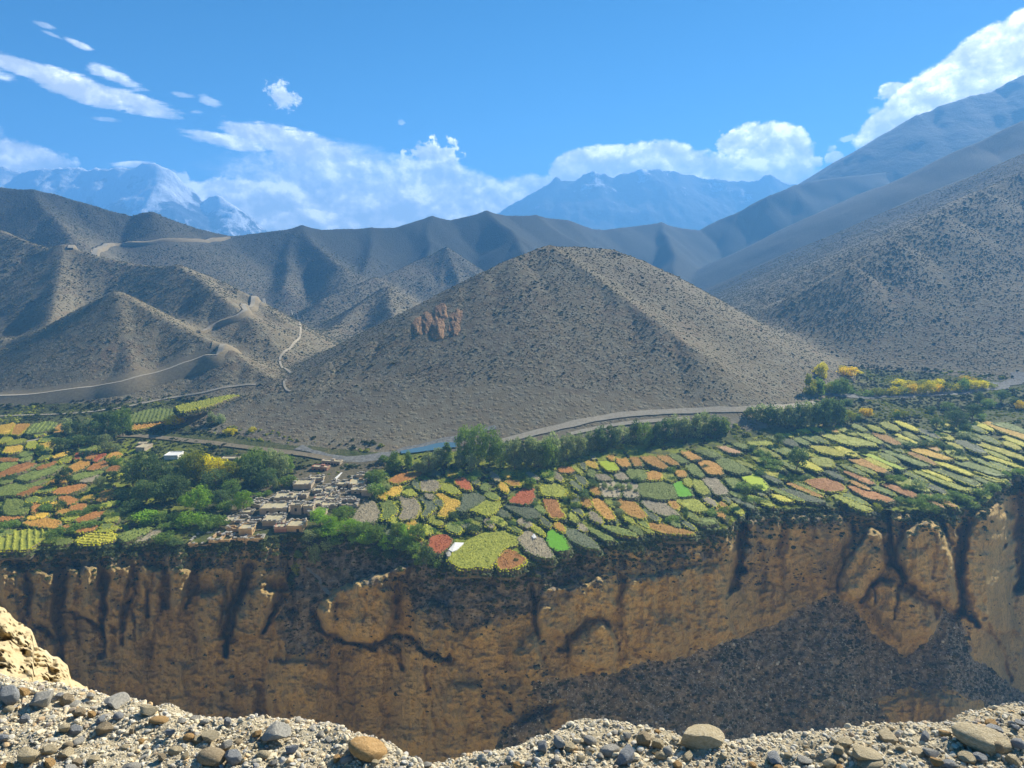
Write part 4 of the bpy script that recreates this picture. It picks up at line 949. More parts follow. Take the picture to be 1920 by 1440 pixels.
def inside(p, poly):
    x, y = p[:, 0], p[:, 1]; ins = np.zeros(len(p), bool)
    for i in range(len(poly)):
        x0, y0 = poly[i - 1][:2]; x1, y1 = poly[i][:2]
        ins ^= ((y0 > y) != (y1 > y)) & (x < (x1 - x0) * (y - y0) / (y1 - y0 + 1e-12) + x0)
    return ins
FIELD_POLYS = []; flab = []
for fi, (poly, crop, verge, place, rows, fillr) in enumerate(FIELDS):
    poly = np.array(poly); poly = poly.mean(0) + (poly - poly.mean(0)) * (1.17, 1.22); poly = np.concatenate([[p_ * .84 + q_ * .16, p_ * .5 + q_ * .5, p_ * .16 + q_ * .84] for p_, q_ in zip(poly, np.roll(poly, -1, 0))]); r_ = np.random.default_rng(100 + fi)
    poly = poly + r_.normal(0, .35, poly.shape)
    cpx, cpy = poly.mean(0); c0 = plane_pt(cpx, cpy); zc = c0[2] + 1.05
    b_ = edge_D(cpy)
    if b_ > 500 or 'foot of the hills' in place: zc = height(np.array([c0[0]]), np.array([c0[1]]))[0] + 1.0
    ring = []
    for (x, y) in poly:
        a, b, c = pxray(x, y); D = zc / (c / b); ring.append((a / b * D, D))
    ring = np.array(ring); n = len(ring)
    area = .5 * np.sum(ring[:, 0] * np.roll(ring[:, 1], -1) - ring[:, 1] * np.roll(ring[:, 0], -1))
    if area < 0: ring = ring[::-1]; area = -area
    cen_ = ring.mean(0); FIELD_POLYS.append(ring)
    loc = np.array([cen_[0], cen_[1], zc]); rl = ring - cen_
    # soil top, slightly inside the rim
    top_v = np.c_[rl, np.zeros(n)]
    root = link('crop_plot', mesh_pd('crop_plot', top_v, [list(range(n))], MATS['crop_' + crop]), loc=loc, category='field', group='terraced fields on the plateau')
    nrm_ = rl / (np.linalg.norm(rl, axis=1)[:, None] + 1e-6)
    b1 = np.c_[rl + nrm_ * (.25 + .5 * r_.random((n, 1))), -.9 + .3 * r_.random(n)]
    b2 = np.c_[rl + nrm_ * (.8 + .9 * r_.random((n, 1))), np.full(n, -3.2)]
    bv = np.r_[np.c_[rl, np.full(n, -.004)], b1, b2]
    bf = [(i, n + i, n + (i + 1) % n, (i + 1) % n) for i in range(n)] + [(n + i, 2 * n + i, 2 * n + (i + 1) % n, n + (i + 1) % n) for i in range(n)]
    link('bank', mesh_pd('bank', bv, bf, MATS['bank_earth'], True), root)
    # crop
    sp = max(.5, math.sqrt(area / 1400)); lo, hi = rl.min(0), rl.max(0)
    if rows:
        u_, s_, vt = np.linalg.svd(rl - rl.mean(0)); ax_ = vt[0]; ay_ = vt[1]
        R_ = max(hi - lo) ; uu, vv = np.meshgrid(np.arange(-R_, R_, sp * .8), np.arange(-R_, R_, 2.1))
        g = uu.ravel()[:, None] * ax_ + (vv.ravel() + r_.normal(0, .12, vv.size))[:, None] * ay_ + rl.mean(0)
        rad, hg = sp * 1.0, .7
    else:
        uu, vv = np.meshgrid(np.arange(lo[0], hi[0], sp), np.arange(lo[1], hi[1], sp)); g = np.c_[uu.ravel(), vv.ravel()] + r_.normal(0, sp * .5, (uu.size, 2))
        rad, hg = sp * 1.05, .36
    g = g[inside(g, rl * .97)]
    if fillr < 1: g = g[(r_.random(len(g)) < fillr) & (vnoise((g[:, 0] + loc[0]) / 2.5, (g[:, 1] + loc[1]) / 2.5, 9) > .5 * (1 - fillr))]
    if crop in ('green', 'lime'): hg = .16
    keep = vnoise((g[:, 0] + loc[0]) / 3, (g[:, 1] + loc[1]) / 5, 19) > .14
    g = g[keep]
    me = tufts('crop', np.c_[g, np.zeros(len(g))], rad, hg, MATS['crop_' + crop], fi)
    if me: link('crop', me, root, kind='stuff', label=CROPWORD[crop] + ' crop')
    # grassy rim, thicker toward the downhill side
    rr = resample(np.r_[rl, rl[:1]], .8 if area < 400 else 1.1); fr = rr[(rr[:, 1] < rr[:, 1].mean() + r_.normal(0, 3, len(rr))) | (r_.random(len(rr)) < .45)]
    nn = fr / (np.linalg.norm(fr, axis=1)[:, None] + 1e-6)
    pv = [np.c_[fr + nn * o_ + r_.normal(0, .18, fr.shape), np.full(len(fr), h_)] for o_, h_ in ((-.25, 0), (.35, -.4))]
    me = tufts('verge', np.concatenate(pv), .40, .40, MATS[verge], 500 + fi); link('verge', me, root, kind='stuff')
    me = tufts('bank_plants', np.concatenate([np.c_[fr + nn * o_ + r_.normal(0, .3, fr.shape), np.full(len(fr), h_)] for o_, h_ in ((.8, -1.2), (1.2, -2.0))]), .6, .6, MATS['bank_scrub'], 900 + fi); link('bank_plants', me, root, kind='stuff')
    flab.append(((CROPWORD[crop], place), cpx, lambda o_, n_, root=root, w=CROPWORD[crop], pl=place: root.__setitem__('label', (f'the only {w} field {pl}' if o_ == 'only' else f'{o_} {w} field {pl}'))))
rank_labels(flab, 'field')
# ------------------------------------------------------------------ boxes
def boxes(name, L_, mat, parent=None, **pr):
    """list of (cx,cy,z0,z1,hx,hy[,rot]) as one mesh"""
    V = []; F_ = []
    for b in L_:
        cx_, cy_, z0, z1, hx, hy = b[:6]; r = b[6] if len(b) > 6 else 0; c, s = math.cos(r), math.sin(r); k = len(V)
        for z in (z0, z1):
            for sx, sy in ((-1, -1), (1, -1), (1, 1), (-1, 1)):
                V.append((cx_ + sx * hx * c - sy * hy * s, cy_ + sx * hx * s + sy * hy * c, z))
        F_ += [tuple(k + i for i in f_) for f_ in ((0, 3, 2, 1), (4, 5, 6, 7), (0, 1, 5, 4), (1, 2, 6, 5), (2, 3, 7, 6), (3, 0, 4, 7))]
    o = link(name, mesh_pd(name, V, F_, MATS[mat]), parent)
    for k_, v_ in pr.items(): o[k_] = v_
    return o
def empty(name, loc, rz=0, **pr):
    o = bpy.data.objects.new(name, None); COL.objects.link(o); o.location = loc; o.rotation_euler = (0, 0, rz); o.empty_display_size = .1
    for k_, v_ in pr.items(): o[k_] = v_
    return o
VIL = 'houses of the mud brick village'
HOUSE_RECTS = []
def house(x0, x1, yb, yt, yk, label, wall='mud_wall', rz=None, windows=2, wood=True, courtyard=False, roof='mud_roof', cat='house', door=False, name='mud_house', grp=VIL, zoom='V', rwin=0):
    cv = (lambda x, y: (340 + x / 4.8, 820 + y / 4.8)) if zoom == 'V' else (lambda x, y: (x / 4.0, 740 + y / 4.0)) if zoom == 'L' else (lambda x, y: (1400 + x / 3.692, 660 + y / 3.692))
    X0, yb_ = cv(x0, yb); X1, yt_ = cv(x1, yt); yk_ = cv(0, yk)[1]
    g = ground_pt((X0 + X1) / 2, yb_); D = g[1]; zt = -kk(yt_) * D
    a, b, _ = pxray(X0, yb_); xa = a / b * D; a, b, _ = pxray(X1, yb_); xb = a / b * D
    D2 = -zt / kk(yk_); h = zt - g[2]; w = xb - xa; dp = max(2.5, min(D2 - D, 22))
    r_ = random.Random(int(x0 * 7 + yb)); rz = R(r_.uniform(-4, 4)) if rz is None else R(rz)
    e = empty(name, ((xa + xb) / 2, D + dp / 2, g[2]), rz, label=label, category=cat)
    if grp: e['group'] = grp
    HOUSE_RECTS.append(((xa + xb) / 2, D + dp / 2, w / 2 + 1, dp / 2 + 1))
    hx, hy = w / 2, dp / 2
    if courtyard:
        th = .45; J = lambda: r_.uniform(-.5, .25)
        wl = []
        for (cx_, cy_, lx, ly) in ((0, -hy, hx, th / 2), (0, hy, hx, th / 2), (-hx, 0, th / 2, hy - th / 2), (hx, 0, th / 2, hy - th / 2)):
            n = max(2, int(max(lx, ly) / 1.2)); sg = []
            for i in range(n):
                f0 = (i + .5) / n * 2 - 1
                if lx > ly: sg.append((cx_ + f0 * lx, cy_, -2.5, h + J(), lx / n, ly))
                else: sg.append((cx_, cy_ + f0 * ly, -2.5, h + J(), lx, ly / n))
            boxes('wall', sg, wall, e)
        boxes('wall_capping', [(x_, y_, h + .05, h + .35 + r_.uniform(0, .2), r_.uniform(.3, .6), r_.uniform(.25, .5), r_.uniform(0, 3)) for x_, y_ in [(r_.choice((-1, 1)) * hx, r_.uniform(-hy, hy)) if r_.random() < .5 else (r_.uniform(-hx, hx), r_.choice((-1, 1)) * hy) for _ in range(int((hx + hy) * 2.2))]], 'firewood', e, kind='stuff')
        return e
    boxes('wall', [(0, 0, -3.0, h, hx, hy)], wall, e)
    boxes('roof', [(0, 0, h + .003, h + .22, hx + .25, hy + .25)], roof, e)
    pr = []
    for sx, sy, lx, ly in ((0, -1, hx, .18), (0, 1, hx, .18), (-1, 0, .18, hy - .4), (1, 0, .18, hy - .4)):
        pr.append((sx * (hx - .05), sy * (hy - .05), h + .223, h + .5, lx, ly))
    boxes('parapet', pr, wall, e)
    if wood:
        wd = []
        for _ in range(int((hx + hy) * 3)):
            if r_.random() < .5: x_, y_ = r_.choice((-1, 1)) * (hx - .05), r_.uniform(-hy, hy)
            else: x_, y_ = r_.uniform(-hx, hx), r_.choice((-1, 1, 1)) * (hy - .05)
            wd.append((x_, y_, h + .48, h + .72 + r_.uniform(0, .35), r_.uniform(.25, .7), r_.uniform(.15, .35), r_.uniform(0, 3.1)))
        boxes('stacked_firewood', wd, 'firewood', e, kind='stuff')
    for i in range(windows):
        x_ = -hx + (i + .7) * 2 * hx / (windows + .4)
        wf = boxes('window', [(x_, -hy - .02, h * .45, h * .78, .42, .05)], 'dark_opening', e)
        boxes('lintel', [(x_, -hy - .03, h * .78 + .003, h * .78 + .16, .6, .07)], 'firewood', wf)
    for i in range(rwin):
        y_ = -hy + (i + .6) * 2 * hy / (rwin + .2); boxes('window', [(hx + .02, y_, h * .40, h * .75, .05, .38)], 'dark_opening', e)
    if door: boxes('door', [(hx * .45, -hy - .02, 0, h * .62, .5, .06)], 'dark_opening', e)
    if hx > 3.2 and r_.random() < .6: boxes('roof_hatch', [(r_.uniform(-.4, .4) * hx, r_.uniform(0, .5) * hy, h + .223, h + 1.0, .8, .6)], wall, e)
    return e
house(705, 945, 712, 648, 592, 'largest flat roofed mud house, pale roof and two small windows, mid village', windows=2, rwin=3)
house(825, 1030, 590, 552, 500, 'long low house directly behind the largest flat roofed house', windows=0)
house(1005, 1165, 480, 432, 385, 'house with a long plain wall beside the wood at the upper left of the village', windows=0)
house(945, 1090, 852, 808, 752, 'ochre house with a dark doorway nearest the bushes at the village front', wall='ochre_wall', windows=0, door=True)
house(725, 905, 805, 762, 700, 'broad low house below the largest flat roofed house', windows=0)
house(515, 632, 888, 832, 785, 'two storey ochre house with windows in its sunny side wall', wall='ochre_wall', windows=0, rwin=2)
house(835, 940, 858, 818, 780, 'small reddish house left of the ochre house with the doorway', wall='red_wall', windows=0)
house(985, 1085, 705, 618, 588, 'tall narrow house right of the largest flat roofed house', windows=1)
house(1100, 1185, 700, 628, 598, 'tall tower like house with stones on its roof, village centre', windows=1)
house(1140, 1290, 722, 680, 642, 'low wide house half hidden by the bright tree', windows=0)
house(1185, 1265, 642, 606, 565, 'small house with one dark window behind the tower like house', windows=1)
house(1255, 1395, 655, 622, 588, 'narrow roofed house behind the low wide house', windows=0)
house(1418, 1575, 640, 602, 560, 'roofless ruin with whitish wall tops at the right end of the village', courtyard=True)
house(1530, 1610, 520, 482, 445, 'small house beside the round tree at the right end of the village', windows=1)
house(1625, 1705, 540, 486, 450, 'right-hand house of the village, white bundles on its roof', windows=0)
house(1500, 1640, 470, 430, 362, 'ochre roofed house at the upper right corner of the village', wall='ochre_wall', windows=0)
house(1580, 1680, 400, 350, 328, 'small bright walled house topmost at the right of the village', windows=0)
house(1150, 1275, 412, 375, 355, 'low building farthest back at the upper left of the village', windows=0)
house(1180, 1262, 520, 490, 455, 'small bright roofed house behind the long low house', windows=0)
house(1195, 1290, 585, 556, 528, 'reddish roofed house in the middle of the village lanes', wall='red_wall', windows=0)
house(1275, 1345, 545, 516, 488, 'small square house in the densest part of the village', windows=0)
house(1290, 1392, 500, 470, 440, 'house between narrow lanes, upper village', windows=0)
house(1300, 1400, 590, 566, 540, 'flat house with a pale edge right of the reddish roof', windows=0)
house(1395, 1480, 470, 430, 400, 'tall shaded house at the head of the village lane', windows=1)
house(1270, 1390, 435, 410, 385, 'roofless pen among the upper village lanes', courtyard=True)
house(1400, 1560, 585, 560, 540, 'long narrow walled yard behind the whitish ruin', courtyard=True)
house(1330, 1420, 540, 520, 500, 'small walled pen at the centre right of the village', courtyard=True)
house(1060, 1130, 560, 530, 500, 'tiny house leaning against the end of the long low house', windows=0)
house(1410, 1500, 520, 495, 470, 'walled yard in the right half of the village', courtyard=True)
house(530, 640, 705, 682, 655, 'low shed at the left edge below the trees', windows=0)
house(640, 745, 645, 616, 598, 'flat shed tucked against the left trees above the low shed', windows=0)
house(385, 478, 785, 762, 718, 'shed with a grassy roof at the far left of the village', windows=0)
house(480, 590, 775, 752, 706, 'empty walled yard right of the grassy roofed shed', courtyard=True)
house(660, 790, 600, 572, 548, 'walled yard behind the flat shed by the trees', courtyard=True)
house(590, 700, 770, 750, 716, 'walled yard between the two storey ochre house and the largest house', courtyard=True)
house(410, 520, 850, 815, 795, 'broken walled yard left of the two storey ochre house', courtyard=True, wall='ochre_wall')
house(62, 232, 985, 955, 862, 'leftmost roofless enclosure on the very cliff edge', courtyard=True, wall='ochre_wall', grp='roofless enclosures on the cliff edge')
house(252, 340, 962, 922, 858, 'second roofless enclosure on the cliff edge, full of rubble', courtyard=True, wall='ochre_wall', grp='roofless enclosures on the cliff edge')
house(345, 430, 960, 915, 860, 'third roofless enclosure on the cliff edge', courtyard=True, wall='ochre_wall', grp='roofless enclosures on the cliff edge')
house(445, 570, 945, 908, 868, 'deep roofless enclosure just below the two storey ochre house', courtyard=True, wall='ochre_wall', grp='roofless enclosures on the cliff edge')
house(578, 728, 940, 908, 885, 'rightmost roofless enclosure where the village path begins', courtyard=True, wall='ochre_wall', grp='roofless enclosures on the cliff edge')
house(925, 1008, 1100, 1068, 1045, 'tiny pale hut with three dark windows below the village path', windows=3, wood=False, grp=None, name='hut', cat='hut')
house(1262, 1440, 275, 222, 205, 'long pale building behind the village with small windows', rz=-12, windows=6, wood=False, grp='outlying buildings')
house(1175, 1322, 322, 275, 255, 'reddish walled building behind the village, left of the long pale one', rz=-12, wall='red_wall', windows=3, wood=False, grp='outlying buildings')
house(1020, 1088, 435, 402, 372, 'small pale shed beside the track at upper left', zoom='L', windows=0, wood=False, grp='outlying buildings', roof='mud_roof')
house(1030, 1086, 385, 372, 358, 'second tiny shed just above the small pale shed', zoom='L', windows=0, wood=False, grp='outlying buildings')
house(1230, 1330, 495, 462, 432, 'white roofed house between the wood and the shaded track', zoom='L', windows=0, wood=False, grp='outlying buildings', roof='white_wall', wall='white_wall')
house(1660, 1785, 505, 485, 468, 'low tan house peeping over the yellow trees', zoom='L', windows=0, wood=False, grp='outlying buildings')
house(775, 850, 722, 712, 700, 'small pale shelter among the bushes left of the wood', zoom='L', windows=0, wood=False, grp='outlying buildings')
house(565, 718, 236, 219, 205, 'long white lodge among the yellow trees at right', zoom='C', windows=5, wood=False, wall='white_wall', roof='white_wall', grp='outlying buildings', rz=-8)
# greenhouses: half-round white tunnels
def tunnel(x0, x1, yb, yt, label):
    X0, X1 = 1400 + x0 / 3.692, 1400 + x1 / 3.692; yb_ = 660 + yb / 3.692; yt_ = 660 + yt / 3.692
    g = plane_pt((X0 + X1) / 2, yb_); D = g[1]; w = (X1 - X0) / F * D; h = (yb_ - yt_) / F * D * .8
    e = empty('greenhouse', g, R(-10), label=label, category='greenhouse', group='white greenhouse tunnels')
    V = []; n = 9
    for y in (-1.2, 9):
        for i in range(n):
            a = math.pi * i / (n - 1); V.append((-w / 2 * math.cos(a), y, h * math.sin(a)))
    F_ = [(i, i + 1, n + i + 1, n + i) for i in range(n - 1)]
    link('cover', mesh_pd('cover', V, F_, MATS['white_wall'], True), e); link('end_wall', mesh_pd('end_wall', V[:n], [list(range(n))], MATS['white_wall']), e)
    for y in (.8, 3.4, 6.0):
        link('hoop', mesh_pd('hoop', [(v[0] * 1.03, y + d, v[2] * 1.03) for d in (0, .12) for v in V[:n]], [(i, i + 1, n + i + 1, n + i) for i in range(n - 1)], MATS['cut_earth']), e)
for i_, (x0, w_) in enumerate(((693, 50), (745, 38), (782, 32))): tunnel(x0, x0 + w_, 268 - i_ * 5, 236 - i_ * 3, ('left-hand and largest', 'middle', 'right-hand')[i_] + ' white greenhouse tunnel beside the lodge')
# village path, low walls, tarps
flat_pts = [(432,996),(470,1002),(500,1004),(520,1010),(535,1020),(543,1036),(541,1048)]
def draped(name, pts, w, mat, label, lift=.3):
    c = np.array([ground_pt(*p) for p in pts]); c = resample(catmull(c, False, 5), 1.5); t_ = np.gradient(c[:, :2], axis=0); t_ /= np.linalg.norm(t_, axis=1)[:, None] + 1e-9
    nr = np.stack([-t_[:, 1], t_[:, 0]], 1); V = np.stack([np.c_[c[:, :2] + nr * w / 2, c[:, 2] + lift], np.c_[c[:, :2] - nr * w / 2, c[:, 2] + lift]], 1).reshape(-1, 3)
    return link(name, mesh_np(name, V, gridfaces(len(c), 2), MATS[mat], True), kind='structure', label=label)
draped('footpath', [(575,1064),(590,1078),(603,1090),(606,1102),(618,1116)], 1.5, 'track_dust', 'pale footpath dropping into the gully below the village')
g0 = plane_pt(642, 890)
w_ = boxes('boundary_wall', [(0, 0, -1, 1.2, .35, 9)], 'white_wall', None, label='single whitish wall running up behind the village', category='wall'); w_.location = g0; w_.rotation_euler = (0, 0, R(-6))
def patch(name, poly, mat, label, cat, lift=1.25):
    c0 = plane_pt(*np.mean(poly, 0)); z = c0[2] + lift; q = []
    for x, y in poly:
        a, b, c = pxray(x, y); D = z / (c / b); q.append((a / b * D - c0[0], D - c0[1]))
    n = len(q); V = [(x, y, .12 + .15 * ((i * 37) % 5) / 5) for i, (x, y) in enumerate(q)] + [(x * 1.02, y * 1.02, -1.2) for x, y in q] + [(0, 0, .45)]
    F_ = [(i, (i + 1) % n, 2 * n) for i in range(n)] + [(n + i, n + (i + 1) % n, (i + 1) % n, i) for i in range(n)]
    link(name, mesh_pd(name, V, F_, MATS[mat]), loc=(c0[0], c0[1], z), label=label, category=cat)
patch('plastic_sheet', A((965,1110),(1020,1045),(1105,1050),(1040,1110),(1000,1130)), 'white_wall', 'white sheet spread beside the brick red field on the cliff lip', 'sheet')
patch('rubble_pile', A((1712,990),(1735,985),(1758,1002),(1730,1008)), 'white_wall', 'small white heap on the pale brown field by the cliff', 'heap', 1.1)
patch('rubble_pile', A((940,1140),(970,1110),(1010,1130),(990,1170),(955,1170)), 'firewood', 'grey heap of brush in front of the white sheet', 'heap', 1.1)

# ------------------------------------------------------------------ trees
def crown_mesh(seed, kind, n=1500, q=.055):
    r_ = np.random.default_rng(seed)
    if kind == 'round': C_, rx, rz, nc, cr = (0, 0, .58), .40, .36, 34, .15
    elif kind == 'column': C_, rx, rz, nc, cr = (0, 0, .52), .30, .44, 30, .17
    elif kind == 'broad': C_, rx, rz, nc, cr = (0, 0, .50), .42, .40, 44, .14
    else: C_, rx, rz, nc, cr = (0, 0, .38), .40, .38, 26, .19     # bush
    d = r_.normal(size=(nc, 3)); d /= np.linalg.norm(d, axis=1)[:, None]; rad = .45 + .55 * r_.random(nc) ** .5
    if kind == 'column': top_ = 1 - .45 * np.clip(d[:, 2], 0, 1)
    else: top_ = np.ones(nc)
    cc = np.stack([d[:, 0] * rx * rad * top_, d[:, 1] * rx * rad * top_, d[:, 2] * rz * rad], 1) + C_
    cs = cr * (.6 + .7 * r_.random(nc))
    k = r_.integers(0, nc, n); dd = r_.normal(size=(n, 3)); dd /= np.linalg.norm(dd, axis=1)[:, None]; dd[:, 2] = dd[:, 2] * .85 + .12
    p = cc[k] + dd * (cs[k] * (.65 + .45 * r_.random(n)))[:, None] * (1, 1, .85)
    p[:, 2] = np.maximum(p[:, 2], .03)
    nrm = dd + .7 * r_.normal(size=(n, 3)); nrm /= np.linalg.norm(nrm, axis=1)[:, None]
    t1 = np.cross(nrm, r_.normal(size=(n, 3))); t1 /= np.linalg.norm(t1, axis=1)[:, None]; t2 = np.cross(nrm, t1)
    s = (q * (.55 + .9 * r_.random(n)))[:, None]
    V = np.stack([p - t1 * s * .5, p + t2 * s * .38, p + t1 * s * .5, p - t2 * s * .38], 1).reshape(-1, 3)
    V = V / (1, 1, 1)
    return mesh_np('crown', V, np.arange(n * 4).reshape(n, 4), MATS['leaf_dark'])
def trunk_mesh(seed, kind):
    r_ = random.Random(seed); V = []; F_ = []
    def limb(p0, p1, r0, r1, n=6):
        a, b = Vector(p0), Vector(p1); ax = (b - a).normalized(); u = ax.orthogonal().normalized(); v = ax.cross(u); k = len(V)
        for c, rr in ((a, r0), ((a + b) / 2 + u * rr_j(), (r0 + r1) / 2), (b, r1)):
            for i in range(n): t = 2 * math.pi * i / n; V.append(tuple(c + (u * math.cos(t) + v * math.sin(t)) * rr))
        for s_ in range(2):
            for i in range(n): F_.append((k + s_ * n + i, k + s_ * n + (i + 1) % n, k + (s_ + 1) * n + (i + 1) % n, k + (s_ + 1) * n + i))
    def rr_j(): return r_.uniform(-.012, .012)
    limb((0, 0, -.06), (r_.uniform(-.02, .02), r_.uniform(-.02, .02), .38), .034, .022)
    for _ in range(5):
        a = r_.uniform(0, 6.28); z = r_.uniform(.22, .4); w = .14 if kind == 'column' else .26
        limb((0, 0, z), (w * math.cos(a), w * math.sin(a), z + r_.uniform(.15, .3)), .017, .005)
    limb((0, 0, .36), (0, 0, .8), .02, .005)
    return mesh_pd('trunk', V, F_, MATS['bark'], True)
CROWN = {k_: [crown_mesh(s_ * 11 + i, k_, n_, q_) for s_ in range(4)] for i, (k_, n_, q_) in enumerate((('round', 2600, .050), ('column', 2000, .062), ('broad', 3400, .042), ('bush', 1100, .075)))}
TRUNK = {k_: trunk_mesh(9, k_) for k_ in ('round', 'column', 'broad')}
TREE_PTS = []; tlab = []
TCOL = dict(d='leaf_dark', m='leaf_mid', b='leaf_bright', s='leaf_silver', y='leaf_yellow', o='leaf_orange', l='leaf_lime')
TWORD = dict(d='dark green', m='mid green', b='bright green', s='silvery green', y='yellow', o='orange yellow', l='lime green')
KWORD = dict(round='round', column='slender', broad='broad', bush='bushy')
tn = [0]
def tree(px, py, w, h, kind, col, place, zbase=None):
    g = ground_pt(px, py); D = g[1]; W_ = w / F * D * 1.12; H_ = h / F * D * 1.2
    i = tn[0]; tn[0] += 1
    r_ = random.Random(i); nm = 'bush' if kind == 'bush' else 'tree'
    TREE_PTS.append((g[0], g[1], W_ / 2))
    if kind == 'bush':
        me = CROWN['bush'][i % 4]; o = link('bush', me, None, g); o.scale = (W_, W_ * r_.uniform(.8, 1.1), H_); o.rotation_euler = (0, 0, r_.uniform(0, 6.28))
        crown = o
    else:
        o = bpy.data.objects.new('poplar_tree' if kind == 'column' else 'tree', None); COL.objects.link(o); o.location = g; o.empty_display_size = .1
        o.scale = (W_ * (1.25 if kind == 'column' else 1.0), W_ * r_.uniform(.85, 1.05) * (1.25 if kind == 'column' else 1), H_); o.rotation_euler = (0, 0, r_.uniform(0, 6.28))
        crown = link('crown', CROWN[kind][i % 4], o); link('trunk', TRUNK[kind], o)
    crown.material_slots[0].link = 'OBJECT'; crown.material_slots[0].material = MATS[TCOL[col]]
    o['category'] = nm; o['group'] = 'trees and bushes ' + place
    tlab.append(((TWORD[col], KWORD[kind], nm, place), px, lambda o_, n_, o=o, w=f'{TWORD[col]} {KWORD[kind]} {nm} {place}': o.__setitem__('label', f'the only {w}' if o_ == 'only' else f'{o_} {w}')))
def T(conv, lst, place):
    for (x, y, w, h, k, c) in lst:
        (px, py) = conv(x, y); s_ = {cL: 4.0, cV: 4.8, cA: 4.8, cB: 4.0, cC: 3.692}[conv]; big_ = 1.25 if ('lodge' in place or 'yellow hedge' in place) else 1.0; tree(px, py, w / s_ * big_, h / s_ * big_, k, c, place)
cL = lambda x, y: (x / 4.0, 740 + y / 4.0)
cV = lambda x, y: (340 + x / 4.8, 820 + y / 4.8)
cA = lambda x, y: (640 + x / 4.8, 800 + y / 4.8)
cB = lambda x, y: (960 + x / 4.0, 780 + y / 4.0)
cC = lambda x, y: (1400 + x / 3.692, 660 + y / 3.692)
T(cL, [(510,305,90,115,'column','s'),(580,315,90,120,'round','d'),(672,320,105,120,'round','s'),(740,270,110,120,'round','d'),(820,300,130,160,'round','d'),(925,315,160,205,'broad','m'),(860,340,120,110,'round','d'),(740,350,120,130,'round','d'),
 (460,435,150,105,'round','d'),(300,435,80,70,'bush','m'),(410,295,60,45,'bush','d'),(790,440,130,130,'round','s'),(700,400,110,90,'round','d'),(640,470,90,60,'bush','s'),(590,400,120,90,'round','d'),(870,430,90,70,'bush','s')], 'in the grove at upper left')
T(cL, [(1315,258,140,95,'round','o'),(1265,250,60,60,'bush','o'),(1520,238,62,55,'round','o'),(1595,280,80,130,'column','s'),(1660,280,80,125,'column','s'),(1735,340,110,90,'round','y'),(1900,330,70,80,'round','y'),(1070,250,50,60,'bush','m'),(1720,460,120,50,'bush','d'),(1500,350,60,40,'bush','d')], 'along the shaded track')
T(cL, [(510,680,105,125,'round','d'),(418,695,90,75,'bush','d'),(865,525,100,75,'bush','m'),(760,725,85,115,'round','s'),(700,870,90,45,'bush','m'),(760,870,100,60,'bush','m'),(660,900,80,50,'bush','m'),(560,925,120,60,'bush','m'),(350,880,120,65,'bush','m'),(450,860,100,80,'bush','d'),(210,860,60,60,'bush','d'),(70,645,120,40,'bush','d'),(120,490,60,30,'bush','d')], 'among the left-hand fields')
T(cL, [(850,690,110,110,'round','d'),(1000,690,190,190,'broad','d'),(1120,700,240,265,'broad','d'),(1230,720,200,230,'broad','d'),(1380,660,190,190,'broad','m'),(1470,660,190,225,'broad','l'),(1560,640,180,190,'broad','y'),(1650,650,160,170,'broad','y'),(1730,660,130,150,'round','l'),(1810,650,90,110,'round','l'),
 (1100,800,220,160,'broad','d'),(1230,810,240,200,'broad','d'),(1330,800,200,190,'broad','d'),(1620,720,220,150,'broad','d'),(1500,880,190,190,'broad','b'),(1390,860,100,100,'round','b'),(1660,840,180,120,'broad','d'),(1740,760,140,120,'broad','m'),(1830,870,165,150,'broad','b'),(1700,880,130,90,'bush','m'),(920,790,140,80,'bush','d'),(990,870,130,90,'bush','d')], 'in the village wood')
T(cL, [(1000,965,90,60,'bush','m'),(1110,965,190,105,'bush','b'),(1200,960,160,110,'bush','m'),(1290,950,110,70,'bush','m'),(1400,990,190,120,'bush','b'),(1500,980,150,100,'bush','b'),(1560,1010,180,120,'bush','m'),(1650,990,130,100,'bush','m'),(1250,1010,140,55,'bush','m'),
 (430,1060,150,60,'bush','m'),(520,1040,150,70,'bush','m'),(620,1015,150,70,'bush','m'),(700,1000,130,60,'bush','m'),(400,1110,140,50,'bush','m'),(1230,1100,170,80,'bush','m'),(1320,1115,130,50,'bush','d'),(40,1010,120,60,'bush','m'),(100,1000,110,60,'bush','m'),(20,1050,60,50,'bush','d'),(840,930,110,50,'bush','m'),(930,900,110,60,'bush','d')], 'between the wood and the cliff edge')
T(cV, [(520,330,130,150,'broad','m'),(590,350,180,190,'broad','m'),(700,400,220,290,'broad','m'),(800,380,200,270,'broad','s'),(890,370,200,250,'broad','s'),(960,340,150,170,'broad','m'),(640,440,240,230,'broad','d'),(780,460,220,180,'broad','d'),(960,450,180,120,'bush','m'),(1030,430,80,60,'bush','l'),(848,490,50,115,'column','s'),(700,550,100,60,'bush','m'),(780,530,80,60,'bush','m')], 'at the right end of the wood')
T(cV, [(1760,430,190,130,'broad','m'),(1690,420,90,100,'round','m'),(1760,530,240,130,'bush','m'),(1860,500,80,90,'bush','s')], 'against the right end of the village')
T(cV, [(1250,790,180,150,'broad','b'),(1340,830,170,120,'broad','b'),(1420,770,150,130,'broad','m'),(1480,720,170,100,'broad','m'),(1560,850,150,100,'broad','b'),(1340,880,200,90,'bush','b'),(1150,930,140,110,'bush','s'),(1230,900,120,90,'bush','m'),(1310,1010,140,120,'bush','s'),(1210,1150,150,190,'broad','s'),(1055,1110,90,95,'round','m'),(1040,1250,90,150,'bush','l'),(1000,1330,90,130,'bush','d'),(1640,900,170,130,'broad','m'),(1540,950,100,70,'bush','b'),(1700,960,150,110,'broad','m'),(1400,960,150,90,'bush','m')], 'on the slope in front of the village')
